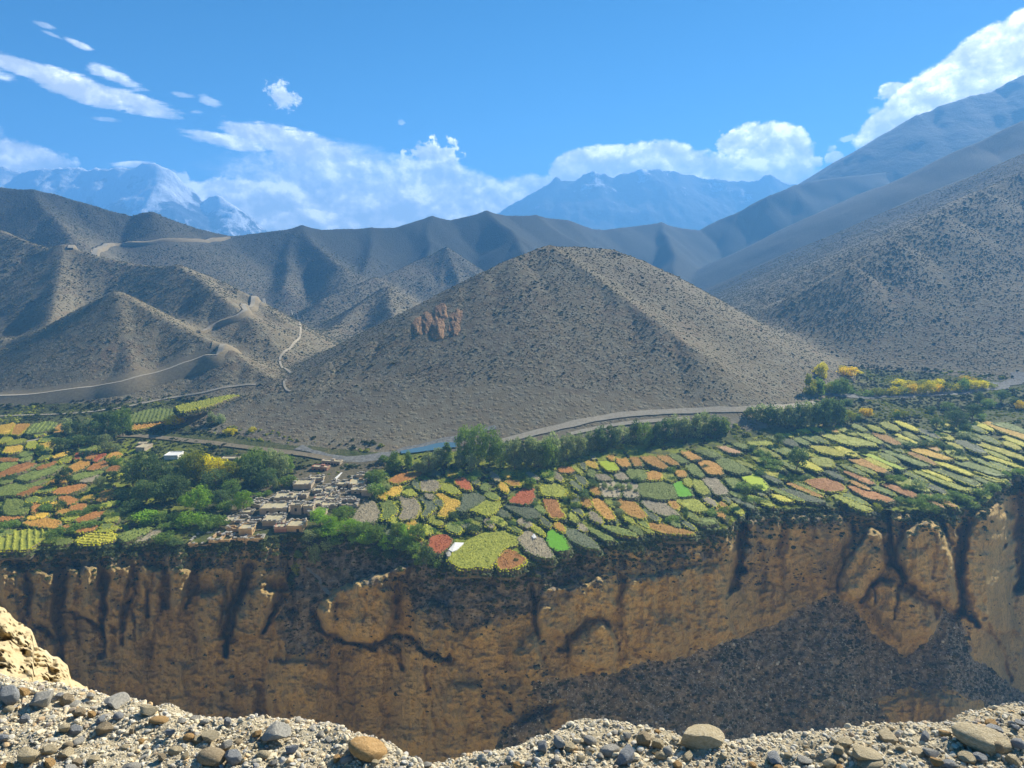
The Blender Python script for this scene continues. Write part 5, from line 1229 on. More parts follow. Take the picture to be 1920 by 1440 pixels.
T(cA, [(60,960,180,130,'broad','b'),(130,1020,180,140,'broad','m'),(220,1060,200,140,'broad','b'),(330,1050,180,160,'broad','m'),(420,1110,180,130,'broad','b'),(510,1010,160,150,'broad','m'),(600,1030,190,150,'broad','b'),(690,1050,170,170,'broad','m'),(560,1120,190,130,'broad','m'),(300,1160,170,110,'bush','d'),(440,1190,160,90,'bush','d'),(650,1130,150,100,'bush','m'),(20,830,120,110,'round','m'),(330,1000,120,90,'bush','b')], 'in the green thicket below the terraces')
T(cA, [(770,1300,190,220,'round','d'),(860,1260,110,80,'bush','m'),(1010,1300,60,45,'bush','b'),(690,1240,110,110,'bush','m')], 'on the crest below the red field')
T(cA, [(480,430,135,185,'column','m'),(445,430,80,130,'column','m'),(605,410,75,180,'column','m'),(690,430,100,110,'round','s'),(790,420,170,190,'broad','s'),(745,440,60,120,'column','s'),(880,370,130,170,'column','s'),(950,360,110,200,'column','m'),(1060,400,110,150,'round','s'),(1110,360,180,340,'broad','m'),(1230,330,200,330,'broad','m'),(1340,370,220,330,'broad','m'),(1170,430,120,170,'round','s'),(1430,390,170,250,'broad','m'),(1560,400,200,280,'broad','s'),(1740,380,220,270,'broad','s'),(1860,390,200,290,'broad','m'),(1000,420,130,60,'bush','d'),(1180,500,90,60,'bush','m'),(1700,560,110,110,'bush','m'),(1640,480,80,60,'bush','m'),(1860,470,140,80,'bush','m')], 'at the left end of the poplar belt')
T(cB, [(30,400,120,200,'broad','s'),(140,390,150,220,'column','s'),(230,395,170,240,'broad','s'),(310,380,140,220,'column','s'),(335,230,60,60,'bush','y'),(410,350,150,210,'broad','s'),(500,330,170,210,'broad','s'),(580,290,100,150,'column','s'),(660,290,120,200,'column','d'),(740,270,130,190,'broad','d'),(840,240,150,170,'broad','s'),(920,240,110,180,'column','d'),(990,250,130,190,'broad','m'),(1080,240,130,180,'column','d'),(1150,220,110,180,'column','d'),(1215,200,90,180,'column','s'),(1290,200,120,180,'column','s'),(1370,190,130,190,'column','s'),(1440,175,110,180,'column','s'),(1510,180,110,160,'column','d'),(1580,170,110,150,'column','m')], 'in the middle of the poplar belt')
T(cC, [(20,530,120,140,'column','s'),(90,530,110,145,'column','s'),(150,540,110,150,'column','d'),(220,540,110,150,'column','s'),(290,545,110,160,'column','s'),(350,545,100,170,'column','d'),(410,540,110,170,'column','s'),(470,535,100,170,'column','d'),(530,530,110,190,'column','d'),(590,520,100,170,'column','d'),(640,520,90,150,'column','d'),(700,500,100,90,'round','l'),(760,480,70,60,'bush','m'),
 (20,400,110,60,'bush','b'),(80,395,110,55,'bush','b'),(140,392,110,55,'bush','b'),(190,390,90,50,'bush','m'),(240,400,110,80,'round','d'),(-115,420,60,110,'column','m'),(-60,440,90,80,'round','m'),(340,400,50,70,'column','m'),(570,450,70,110,'column','m'),(530,420,60,80,'column','m')], 'at the right end of the poplar belt')
T(cC, [(505,255,100,130,'round','y'),(425,360,70,150,'column','l'),(455,340,50,100,'column','y'),(490,345,90,110,'column','m'),(550,330,80,80,'round','l'),(600,325,90,100,'broad','m'),(650,320,110,110,'broad','m'),(700,310,70,70,'bush','m'),(600,200,80,40,'bush','y'),(700,165,110,55,'bush','o'),(750,170,80,40,'bush','y'),(670,140,60,40,'bush','y')], 'around the white lodge')
T(cC, [(780 + i * 60, 318 - i * 4.2, 75, [38, 42, 50, 45, 55, 50, 62, 58, 75, 50, 60, 48, 78, 60, 55, 42][i], 'bush', 'mmllyloyyolymyyl'[i]) for i in range(16)] + [(1060,235,80,40,'bush','y'),(1140,240,80,35,'bush','y'),(1230,240,90,40,'bush','l'),(1530,215,90,45,'bush','o'),(1330,245,80,50,'bush','y')], 'in the yellow hedge beside the riverbed')
T(cC, [(825,465,95,75,'round','o'),(690,380,80,60,'bush','d'),(1035,450,60,55,'bush','m'),(1040,425,30,30,'bush','o'),(1090,455,60,50,'bush','l'),(1280,420,70,50,'bush','d'),(1600,360,85,75,'round','d'),(1670,380,90,60,'bush','m'),(1760,350,100,85,'round','d'),(1895,395,80,60,'bush','o'),(1850,350,60,40,'bush','d'),(1390,400,90,60,'bush','m'),(1440,440,80,70,'bush','d'),(1560,480,120,110,'round','d'),(1450,530,170,120,'broad','d'),(1310,550,95,85,'round','d'),(1620,470,80,50,'bush','m'),(1510,560,90,70,'bush','d'),(1400,560,80,50,'bush','d'),(1520,600,120,50,'bush','s'),(1350,600,80,40,'bush','d'),(1240,665,100,55,'bush','d'),(1320,665,110,60,'bush','d'),(1120,665,90,45,'bush','d'),(1030,680,80,40,'bush','d'),(1400,680,60,40,'bush','d'),(1450,725,100,60,'bush','d'),(1500,745,60,40,'bush','d')], 'on the rough ground at upper right')
T(cC, [(345,840,140,175,'round','d'),(218,655,82,85,'round','d'),(140,790,110,70,'bush','m'),(200,800,110,60,'bush','m'),(180,830,120,50,'bush','m'),(90,860,80,45,'bush','d'),(80,720,80,50,'bush','m'),(810,705,60,40,'bush','d'),(720,725,60,35,'bush','d'),(710,575,60,40,'bush','d'),(410,880,70,35,'bush','d'),(375,890,50,30,'bush','d'),(990,910,90,70,'bush','m'),(1060,900,90,50,'bush','m'),(1190,960,110,90,'bush','s'),(1100,960,80,50,'bush','m'),(1880,860,90,60,'bush','m'),(1790,870,60,50,'bush','m')], 'among the right-hand terraces')
T(cC, [(1210,1090,110,100,'bush','m'),(1300,1115,90,60,'bush','m'),(900,1100,90,60,'bush','l'),(1240,1040,130,60,'bush','m'),(1350,1040,150,60,'bush','m'),(1430,1010,120,55,'bush','m'),(1500,1040,130,60,'bush','m'),(1560,1080,110,45,'bush','m'),(1620,1000,110,70,'bush','m'),(1700,960,100,60,'bush','m'),(1770,940,80,55,'bush','m'),(1830,990,90,70,'bush','d'),(1860,930,90,90,'bush','d'),(930,1060,80,40,'bush','d'),(1050,1040,100,40,'bush','m'),(1130,1050,80,40,'bush','m'),(20,1040,120,50,'bush','m'),(100,1050,100,45,'bush','d'),(80,970,120,60,'bush','m')], 'along the right-hand cliff edge')
T(cB, [(130,540,100,90,'bush','d'),(600,545,90,80,'bush','d'),(535,600,80,60,'bush','d'),(545,640,90,70,'bush','d'),(690,560,50,70,'bush','s'),(740,580,50,70,'bush','s'),(790,560,50,70,'bush','s'),(830,580,50,80,'bush','s'),(880,570,50,70,'bush','s'),(930,590,40,60,'bush','s'),(940,510,60,60,'bush','d'),(870,510,50,40,'bush','d'),(1205,495,80,45,'bush','m'),(1190,430,90,60,'bush','m'),(1450,400,60,40,'bush','d'),(1455,215,60,50,'bush','m'),(1800,270,70,60,'bush','d'),(1900,330,90,70,'bush','m'),(1845,420,70,45,'bush','m'),(1740,570,150,80,'bush','m'),(1745,680,70,150,'round','d'),(1300,790,50,100,'round','d'),(1200,800,110,60,'bush','m'),(1600,730,140,50,'bush','m'),(1480,740,160,40,'bush','m'),(780,690,80,60,'bush','s'),(800,750,90,60,'bush','s'),(450,640,80,60,'bush','l'),(480,700,90,60,'bush','m'),(400,640,70,40,'bush','m'),(170,690,60,60,'bush','d'),(30,1110,50,50,'bush','d')], 'among the middle terraces')
T(cA, [(1230,860,80,50,'bush','s'),(1140,880,90,60,'bush','m'),(1050,900,110,50,'bush','m'),(900,830,110,60,'bush','d'),(1000,830,120,70,'bush','d'),(1330,900,100,60,'bush','m'),(1430,890,80,60,'bush','m'),(1540,900,110,60,'bush','d'),(1650,920,90,50,'bush','s'),(1700,880,110,60,'bush','d'),(600,570,60,40,'bush','m'),(880,600,70,40,'bush','d'),(1180,960,140,90,'bush','d'),(820,960,100,50,'bush','m'),(1420,1200,60,40,'bush','d'),(1480,1160,50,35,'bush','d'),(1500,1200,50,35,'bush','d'),(1590,1170,60,45,'bush','m'),(1550,1220,50,30,'bush','d'),(1470,1250,60,35,'bush','d')], 'between the village strip and the cliff lip')
T(cV, [(1330,170,90,50,'bush','d'),(1400,190,110,60,'bush','d'),(1480,180,90,50,'bush','d'),(1560,190,120,70,'bush','d'),(1640,210,110,60,'bush','d'),(1700,215,100,60,'bush','d'),(1280,130,90,50,'bush','d'),(1590,110,80,50,'bush','d'),(1820,260,110,90,'round','m'),(1100,170,90,60,'bush','d')], 'beside the riverbed behind the village')
rank_labels(tlab, 'tree')
# ------------------------------------------------------------------ scatter: many instances as one object
def scatter_group(name, srcs, mat=None):
    c = bpy.data.collections.new(name + '_kinds')
    for s_ in srcs: c.objects.link(s_)
    g = bpy.data.node_groups.new(name, 'GeometryNodeTree'); g.interface.new_socket('Geometry', in_out='INPUT', socket_type='NodeSocketGeometry'); g.interface.new_socket('Geometry', in_out='OUTPUT', socket_type='NodeSocketGeometry')
    n = g.nodes; l = g.links; gi = n.new('NodeGroupInput'); go = n.new('NodeGroupOutput'); m2p = n.new('GeometryNodeMeshToPoints'); iop = n.new('GeometryNodeInstanceOnPoints'); ci = n.new('GeometryNodeCollectionInfo')
    ci.inputs['Collection'].default_value = c; ci.inputs['Separate Children'].default_value = True; ci.inputs['Reset Children'].default_value = True
    def at(nm, ty):
        a = n.new('GeometryNodeInputNamedAttribute'); a.data_type = ty; a.inputs['Name'].default_value = nm; return a.outputs['Attribute']
    l.new(gi.outputs[0], m2p.inputs['Mesh']); l.new(m2p.outputs[0], iop.inputs['Points']); l.new(ci.outputs[0], iop.inputs['Instance']); iop.inputs['Pick Instance'].default_value = True
    l.new(at('idx', 'INT'), iop.inputs['Instance Index']); l.new(at('scl', 'FLOAT_VECTOR'), iop.inputs['Scale'])
    e2r = n.new('FunctionNodeEulerToRotation'); l.new(at('rot', 'FLOAT_VECTOR'), e2r.inputs[0]); l.new(e2r.outputs[0], iop.inputs['Rotation'])
    l.new(iop.outputs[0], go.inputs[0]); return g
def scatter(name, pts, scl, rot, srcs, label):
    n = len(pts); me = bpy.data.meshes.new(name); me.vertices.add(n); me.vertices.foreach_set('co', np.asarray(pts, np.float32).ravel())
    a = me.attributes.new('idx', 'INT', 'POINT'); a.data.foreach_set('value', rng.integers(0, len(srcs), n).astype(np.int32))
    a = me.attributes.new('scl', 'FLOAT_VECTOR', 'POINT'); a.data.foreach_set('vector', np.asarray(scl, np.float32).ravel())
    a = me.attributes.new('rot', 'FLOAT_VECTOR', 'POINT'); a.data.foreach_set('vector', np.asarray(rot, np.float32).ravel())
    o = link(name, me, kind='stuff', label=label); md = o.modifiers.new('scatter', 'NODES'); md.node_group = scatter_group(name, srcs); return o
def src(name, me): return bpy.data.objects.new(name, me)
def blob(seed, mat, flat=.7):
    bm = bmesh.new(); bmesh.ops.create_icosphere(bm, subdivisions=1, radius=1); r_ = random.Random(seed)
    for v in bm.verts: v.co *= r_.uniform(.72, 1.2); v.co.z *= flat; v.co.z += flat * .35
    me = bpy.data.meshes.new('shrub'); bm.to_mesh(me); bm.free(); me.materials.append(MATS[mat]); return me
def leafy(seed, mat, n=70):
    r_ = np.random.default_rng(seed); d = r_.normal(size=(n, 3)); d /= np.linalg.norm(d, axis=1)[:, None]; d[:, 2] = np.abs(d[:, 2])
    p = d * (.55 + .45 * r_.random((n, 1))) * (1, 1, .8); nr = d + .6 * r_.normal(size=(n, 3)); nr /= np.linalg.norm(nr, axis=1)[:, None]
    t1 = np.cross(nr, r_.normal(size=(n, 3))); t1 /= np.linalg.norm(t1, axis=1)[:, None]; t2 = np.cross(nr, t1); s = (.28 + .2 * r_.random((n, 1)))
    return mesh_np('shrub', np.stack([p - t1 * s, p + t2 * s * .8, p + t1 * s, p - t2 * s * .8], 1).reshape(-1, 3), np.arange(n * 4).reshape(n, 4), MATS[mat])
# hillside scrub
n = 215000
D_ = np.sqrt(rng.random(n) * (1150 ** 2 - 385 ** 2) + 385 ** 2); X_ = D_ * np.tan(rng.uniform(-.72, .72, n))
h_ = height(X_, D_); ab = h_ - plane(X_, D_)
dens = np.clip(1.25 - (D_ - 400) / 1100, .35, 1) * np.clip(.25 + 1.3 * vnoise(X_ / 22, D_ / 22, 77), 0, 1)
ppx = 960 + X_ / D_ * F * .985
cz = -h_ / D_; ppy = 720 + F * (np.tan(np.arctan(cz) - PITCH))
bare = np.exp(-(((ppx - 935) / 34) ** 2 + ((ppy - 635) / 22) ** 2)) + np.exp(-(((ppx - 820) / 50) ** 2 + ((ppy - 590) / 36) ** 2))
road_mask = np.zeros(n, bool)
keep = (ab > 1.2) & (rng.random(n) < dens * (1 - np.clip(bare * 1.3, 0, 1)))
ln = [np.c_[X_[keep], D_[keep]]]
RD = [hits(q) for q in ([(0,748),(60,744),(120,738),(180,730),(230,722),(280,711),(320,698),(350,686),(385,674),(415,662),(432,652)], [(372,622),(400,616),(430,606),(452,594),(462,582),(458,572),(475,566),(495,562)], [(132,466),(200,462),(280,457),(350,453),(430,449)])]
for q in RD:
    q = resample(q, 4); xy = np.c_[X_, D_]
    for c in q:
        idx = (np.abs(xy[:, 0] - c[0]) < 11) & (np.abs(xy[:, 1] - c[1]) < 11); keep &= ~idx
P3 = np.c_[X_, D_, h_][keep]; n = len(P3)
s_ = rng.uniform(.24, .66, n) * (1 + 1.0 * (rng.random(n) < .04)) * np.clip(P3[:, 1] / 480, .9, 1.5)
scatter('hillside_scrub', P3, np.c_[s_, s_, s_ * rng.uniform(.55, .95, n)], np.c_[np.zeros((n, 2)), rng.uniform(0, 6.28, n)], [src('scrub', blob(i, 'scrub_leaf')) for i in range(5)], 'low dark scrub dotted over the bare hillsides')
# scrub and rough plants on the plateau between the fields
n = 60000
D_ = np.sqrt(rng.random(n) * (520 ** 2 - 228 ** 2) + 228 ** 2); X_ = D_ * np.tan(rng.uniform(-.72, .72, n))
h_ = height(X_, D_); ab = h_ - plane(X_, D_)
px_ = 960 + X_ / D_ * F * math.cos(PITCH); cz = -h_ / D_; py_ = 720 + F * np.tan(np.arctan(cz) - PITCH)
px_ = 960 + X_ / D_ * F * np.cos(PITCH) / 1.0
v_ = (720 - py_) / F; px_ = 960 + F * X_ / D_ * (math.cos(PITCH) + v_ * math.sin(PITCH))
okk = (ab < 5) & (D_ > edge_D(np.interp(px_, ex, ey)) + .5)
xy = np.c_[X_, D_]
for q in FIELD_POLYS:
    c = q.mean(0); rr_ = np.abs(q - c).max() + 1; idx = np.where((np.abs(xy - c).max(1) < rr_) & okk)[0]
    if len(idx): okk[idx[inside(xy[idx], q)]] = False
for (hx_, hy_, a_, b_) in HOUSE_RECTS: okk &= ~((np.abs(X_ - hx_) < a_ + 1) & (np.abs(D_ - hy_) < b_ + 1))
okk &= ~((px_ > 425) & (px_ < 700) & (py_ > 880) & (py_ < 1000) & (rng.random(n) < .8))
# keep the river beds and roads clear
for q, w_ in (([(1530,752),(1600,749),(1700,742),(1800,734),(1870,728),(1960,720)], 6), ([(925,832),(1010,811),(1110,788),(1220,775),(1350,769),(1530,756)], 4.5), ([(560,850),(640,868),(700,868),(760,858),(870,842),(930,832)], 6), ([(180,822),(300,822),(430,836),(560,852),(620,862)], 3), ([(0,835),(110,820)], 2), ([(1070,815),(1160,797),(1290,786)], 2)):
    for c in resample(np.array([plane_pt(*p) for p in q]), 3): okk &= ~((np.abs(X_ - c[0]) < w_) & (np.abs(D_ - c[1]) < w_ * .9))
okk &= ~((px_ > 430) & (px_ < 950) & (py_ < 872) & (py_ > 770) & (rng.random(n) < .72))
okk &= rng.random(n) < np.clip(.35 + .9 * vnoise(X_ / 9, D_ / 9, 31), 0, 1)
P3 = np.c_[X_, D_, h_][okk]; pk = px_[okk]; pyk = py_[okk]; n = len(P3)
rank = vnoise(P3[:, 0] / 14, P3[:, 1] / 14, 55) + .25 * rng.random(n)
yel = np.exp(-(((pk - 1560) / 130) ** 2 + ((pyk - 838) / 26) ** 2)) + np.exp(-(((pk - 1040) / 60) ** 2 + ((pyk - 915) / 45) ** 2)) + .62 * np.exp(-(((pk - 110) / 170) ** 2 + ((pyk - 930) / 95) ** 2)) + .4 * np.exp(-(((pk - 1150) / 330) ** 2 + ((pyk - 930) / 70) ** 2)) + .35 * np.exp(-(((pk - 1800) / 180) ** 2 + ((pyk - 850) / 40) ** 2))
grp = np.where(rank + .60 * yel > .74, 2, np.where(rank > .50, 1, 0))
for gi, (nm, mat, lo, hi, lb) in enumerate((('dry_scrub', 'scrub_leaf', .35, .95, 'dark low scrub on the banks and rough ground of the plateau'), ('bank_bushes', 'bank_scrub', .4, 1.2, 'green brown undergrowth between the terraces'), ('meadow_plants', 'crop_meadow', .35, .9, 'yellow green weeds and shrubs between the terraces'))):
    Q = P3[grp == gi]; n = len(Q); s_ = rng.uniform(lo, hi, n) * (1 + .7 * (rng.random(n) < .08)); scatter(nm, Q, np.c_[s_, s_, s_ * rng.uniform(.6, 1.1, n)], np.c_[np.zeros((n, 2)), rng.uniform(0, 6.28, n)], [src(nm + '_kind', leafy(i + gi * 9, mat)) for i in range(4)], lb)
# scrub on the canyon wall and the scree
i0 = slice(3, 380); vv = CLIFF['veg_shade'][i0, 150:-150]; dx_ = np.hypot(np.diff(CLIFF['X'][i0, 150:-149], axis=1), np.diff(CLIFF['Y'][i0, 150:-149], axis=1)); dz_ = np.hypot(np.diff(CLIFF['Y'][3:381, 150:-150], axis=0), np.diff(CLIFF['Z'][3:381, 150:-150], axis=0))
wt = (np.clip(vv - .2, 0, 1) + .012) * np.clip(dz_ * dx_, 0, .6) * np.clip(.2 + 1.4 * vnoise(CLIFF['px'][i0, 150:-150] / 22, CLIFF['py'][i0, 150:-150] / 22, 91), 0, 2); wt = wt / wt.sum()
pick = rng.choice(wt.size, 8500, replace=True, p=wt.ravel()); ii, jj = np.unravel_index(pick, wt.shape); ii += 3; jj += 150
Q = np.c_[CLIFF['X'][ii, jj], CLIFF['Y'][ii, jj], CLIFF['Z'][ii, jj]] + rng.normal(0, .12, (len(ii), 3)); n = len(Q)
s_ = rng.uniform(.22, .7, n) * (1 + 1.3 * (rng.random(n) < .05)); scatter('canyon_scrub', Q, np.c_[s_, s_, s_ * .8], np.c_[np.zeros((n, 2)), rng.uniform(0, 6.28, n)], [src('cscrub', leafy(i + 60, 'scrub_leaf', 50)) for i in range(4)], 'dark scrub clinging to the canyon wall and scree')
# greener growth hanging over the rim
jj = rng.integers(150, CC - 150, 5200); off = rng.exponential(9, 5200).astype(int) + 1; ii = np.clip(off, 1, 120)
Q = np.c_[CLIFF['X'][ii, jj], CLIFF['Y'][ii, jj], CLIFF['Z'][ii, jj]]; n = len(Q); s_ = rng.uniform(.4, 1.1, n)
scatter('rim_bushes', Q, np.c_[s_, s_, s_ * .8], np.c_[np.zeros((n, 2)), rng.uniform(0, 6.28, n)], [src('rim', leafy(i + 80, 'bank_scrub', 60)) for i in range(4)], 'dark green growth hanging over the rim of the plateau')
# pale stones on the scree
wt = (CLIFF['ta'][i0, 150:-150]) * np.clip(dz_ * dx_, 0, .6); wt /= wt.sum(); pick = rng.choice(wt.size, 11000, p=wt.ravel()); ii, jj = np.unravel_index(pick, wt.shape); ii += 3; jj += 150
Q = np.c_[CLIFF['X'][ii, jj], CLIFF['Y'][ii, jj], CLIFF['Z'][ii, jj]]; n = len(Q); s_ = rng.uniform(.08, .26, n) * (1 + 2 * (rng.random(n) < .02))
scatter('scree_stones', Q, np.c_[s_, s_, s_], rng.uniform(0, 6.28, (n, 3)), [src('sst', blob(i + 30, 'grey_stone', 1)) for i in range(3)], 'loose stones scattered over the dark scree')

# ------------------------------------------------------------------ the viewer's side: gravel ledge, gorge side, outcrop
H0 = 1.55
NEAR = [(-200,1270),(-60,1280),(0,1288),(60,1290),(120,1295),(165,1302),(200,1308),(235,1318),(262,1330),(290,1332),(320,1346),(350,1355),(400,1356),(450,1356),(500,1352),(530,1354),(560,1362),(600,1372),(640,1386),(680,1400),(715,1412),(745,1430),(775,1446),(800,1450),(830,1440),(870,1432),(915,1424),(960,1414),(1000,1400),(1035,1392),(1060,1380),(1090,1366),(1120,1361),(1150,1362),(1180,1368),(1230,1374),(1262,1382),(1300,1396),(1350,1404),(1400,1408),(1430,1404),(1470,1398),(1520,1396),(1580,1394),(1640,1384),(1680,1378),(1740,1380),(1790,1378),(1830,1366),(1870,1352),(1920,1342),(2000,1330),(2120,1320)]
npx = np.array([p[0] for p in NEAR], float); npy_ = np.array([p[1] for p in NEAR], float) + 5
nD = H0 / kk(npy_); a, b, c = pxray(npx, npy_); nX = a / b * nD
def rim(x):
    y = np.interp(x, nX, nD); f0 = sm(np.abs(x), 2.2, 9); return y * (1 - f0) + f0 * (2.4 + 3 * fbm(x / 20, x * 0, 3, 5))
def relief(x, y): return .034 * fbm(x / .5, y / .5, 4, 8) + .017 * fbm(x / .1, y / .1, 3, 9) + .009 * fbm(x / .03, y / .03, 2, 19) + .25 * sm(np.hypot(x, y), 4, 30) * fbm(x / 9, y / 9, 3, 3)
def near_z(x, y):
    r_ = rim(x); d = y - r_
    z = -H0 + relief(x, y)
    over = np.clip(d, 0, None)
    fall = np.where(over < .12, over * over * 4.0, .0576 + (over - .12) * 1.7) + np.clip(over - 1.2, 0, None) * .9
    return z - fall
ux = np.linspace(-1, 1, 521); gx = np.sign(ux) * (np.abs(ux) * 2.6 + np.abs(ux) ** 9 * 320)
vy = np.r_[np.linspace(-40, 1.0, 14)[:-1], np.linspace(1.0, 1.9, 46)[:-1]]
rowsL = []
for y_ in vy: rowsL.append((gx, np.full(gx.shape, y_)))
for t_ in np.linspace(0, 1, 60): rowsL.append((gx, 1.9 + (rim(gx) + .16 - 1.9) * t_))
for d_ in np.r_[np.linspace(.2, 1.5, 20), np.geomspace(1.7, 80, 34)]: rowsL.append((gx, rim(gx) + d_))
GX = np.stack([r_[0] for r_ in rowsL]); GY = np.stack([r_[1] for r_ in rowsL]); dd = GY - rim(GX)
GZ = near_z(GX, GY); GZ = GZ + np.where(dd > .5, (.12 + .05 * np.clip(dd, 0, 60)) * fbm(GX / (1 + dd * .2), GY / (1 + dd * .2), 4, 14), 0); GZ = np.maximum(GZ, -206)
fc = gridfaces(*GX.shape); isr = (dd.ravel()[fc[:, 0]] < .3) & (np.abs(GX.ravel()[fc[:, 0]]) < 4)
VV = np.stack([GX, GY, GZ], -1).reshape(-1, 3)
def sub2(name, f_, mat, label):
    u, inv = np.unique(f_, return_inverse=True); return link(name, mesh_np(name, VV[u], inv.reshape(f_.shape), mat, True), kind='structure', label=label)
sub2('gravel_ledge', fc[isr], MATS['gravel_bed'], 'sunlit gravel ledge at the viewer\'s feet')
sub2('near_gorge_side', fc[~isr], MATS['gorge_earth'], 'near side of the gorge falling away below the ledge')
# yellow earth outcrop at the lower left
opx = np.linspace(-420, 200, 170); sil = np.interp(opx, [-420,-200,-60,0,18,35,60,64,85,112,128,132,150,163,170,200], [1090,1105,1125,1134,1150,1163,1180,1212,1218,1236,1250,1268,1280,1288,1306,1360]) + 6 * fbm(opx / 14, opx * 0, 4, 3)
tt_ = np.linspace(-.5, 1, 150); OX, OT = np.meshgrid(opx, tt_); SIL = np.repeat(sil[None], 150, 0)
OPY = SIL + np.clip(OT, 0, 1) * (1400 - SIL); OD = 7.4 - 3.4 * np.clip(OT, 0, 1) ** .8 + .5 * sm(-OX, -100, 300)
rough = .55 * fbm(OX / 45, OPY / 26, 5, 7) + .20 * ridged(OX / 20, OPY / 13, 5, 12) + .04 * fbm(OX / 5, OPY / 4, 2, 18)
rough = rough + .05 * fbm(OX / 2.5, OPY / 2, 3, 28); OD = OD - rough
a, b, c = pxray(OX, OPY); ox = a / b * OD; oz = c / b * OD; oy = OD.copy()
bk = np.clip(-OT, 0, 1); oy += bk * 2.2 + bk * rough; oz -= bk * 9; oz = np.where(OT > .9, oz - (OT - .9) * 3, oz)
ofc = gridfaces(150, 170)
link('earth_outcrop', mesh_np('earth_outcrop', np.stack([ox, oy, oz], -1).reshape(-1, 3), ofc[:, ::-1], MATS['gorge_earth'], True), kind='structure', label='crumbling yellow earth outcrop below the ledge at lower left')

# stones
def rock_mesh(seed, kind='slab'):
    bm = bmesh.new(); bmesh.ops.create_icosphere(bm, subdivisions=3, radius=1); r_ = np.random.default_rng(seed)
    co = np.array([v.co for v in bm.verts])
    for _ in range(16 if kind != 'round' else 6):        # knock flat faces onto it
        d = r_.normal(size=3); d /= np.linalg.norm(d); t_ = r_.uniform(.40, .74) if kind != 'round' else r_.uniform(.68, .88)
        k_ = co @ d; co = co - np.clip(k_ - t_, 0, None)[:, None] * d * .97
    nz = fbm(co[:, 0] * 1.3 + seed, co[:, 1] * 1.3 + co[:, 2] * .9, 4, seed); co = co * (1 + .05 * nz[:, None])
    co /= np.abs(co).max(0)
    for v, c_ in zip(bm.verts, co): v.co = c_
    me = bpy.data.meshes.new('stone'); bm.to_mesh(me); bm.free(); me.materials.append(MATS['grey_stone'])
    for p_ in me.polygons: p_.use_smooth = True
    try: me.set_sharp_from_angle(angle=R(28))
    except Exception: pass
    return me
ROCKS = [rock_mesh(i, 'slab' if i % 3 else 'round') for i in range(10)]
SW = dict(g='grey', b='blue grey', t='pale tan', o='orange', n='brown')
SM = dict(g='grey_stone', b='blue_grey_stone', t='tan_stone', o='orange_stone', n='brown_stone')
def ledge_pt(px, py):
    D = np.linspace(1.2, 6, 500); a, b, c = pxray(px, py); x = a / b * D; z = c / b * D; h = near_z(x, D); i = np.argmax(h > z) if (h > z).any() else None
    if i is None or i == 0:
        D1 = float(np.interp(px, npx, nD)); return (a / b * D1, D1 - .03, -H0)
    return (x[i], D[i], h[i])
scount = [0]; big_stones = []
def stone(px, py, w, h, col, label=None, rot=None, grp=None):
    i = scount[0]; scount[0] += 1; r_ = random.Random(i * 3 + 1)
    g = ledge_pt(px, py + h * .30); dist = math.sqrt(g[0] ** 2 + g[1] ** 2 + g[2] ** 2)
    hw = w / F * dist / 2; hh = h / F * dist / 2 * 1.02
    o = link('stone', ROCKS[i % 10], None, (g[0], g[1] + hh * .2, g[2] + hh * .55)); dp = hw * r_.uniform(.65, .95)
    o.scale = (hw, min(dp, hw), hh * .95); o.rotation_euler = (R(r_.uniform(-10, 10)), R(rot if rot is not None else r_.uniform(-12, 12)), R(r_.uniform(-25, 25)))
    o.material_slots[0].link = 'OBJECT'; o.material_slots[0].material = MATS[SM[col]]
    o['category'] = 'stone'; o['group'] = grp or 'large stones on the gravel ledge'
    if label: o['label'] = label
    return o
S1 = lambda x, y: (x / 3., 1000 + y / 3.)
S2 = lambda x, y: (640 + x / 3., 1000 + y / 3.)
S3 = lambda x, y: (1280 + x / 2.667, 900 + y / 2.667)
def St(conv, x, y, w, h, c, label, rot=None):
    w, h = w * .86, h * .86
    s_ = 2.667 if conv is S3 else 3.; p = conv(x, y); stone(p[0], p[1], w / s_, h / s_, c, label, rot); big_stones.append((p[0], p[1], label))
St(S1,40,930,115,120,'b','large blue grey boulder at the far left edge'); St(S1,135,903,75,48,'o','orange stone beside the far left boulder',8)
St(S1,240,955,135,100,'g','broad grey stone below the yellow outcrop'); St(S1,375,950,75,75,'n','dark brown upright stone under the outcrop tip')
St(S1,328,928,52,44,'b','small grey stone wedged behind the brown upright stone'); St(S1,510,930,48,42,'g','small grey stone on the rim right of the outcrop')
St(S1,410,970,80,35,'g','flat grey slab right of the dark brown upright stone'); St(S1,640,950,150,60,'g','long grey slab capping the ledge rim',14)
St(S1,835,1005,110,58,'t','pale tan block on the rim above the orange slab',5); St(S1,895,1055,102,38,'o','flat orange slab on the rim',4)
St(S1,440,1020,72,54,'n','brown stone left of the round orange one'); St(S1,512,1027,52,40,'o','small round orange stone among pale gravel')
St(S1,572,1055,60,52,'b','blue grey stone right of the round orange one'); St(S1,138,1048,54,42,'b','dark stone in the gravel near the left edge')
St(S1,570,1110,104,66,'n','brown angular stone in the left gravel'); St(S1,150,1272,105,95,'t','big pale tan stone at the lower left')
St(S1,375,1205,62,44,'n','small brown stone in the lower left gravel'); St(S1,360,1255,90,50,'t','pale flat stone in the lower left gravel')
St(S1,960,1135,62,46,'b','blue grey stone left of the orange pair'); St(S1,1062,1160,58,36,'o','orange stone of the pair in mid gravel'); St(S1,1108,1165,60,48,'t','yellowish stone touching the orange one'); St(S1,1180,1138,140,40,'t','long pale slab behind the orange pair',-12)
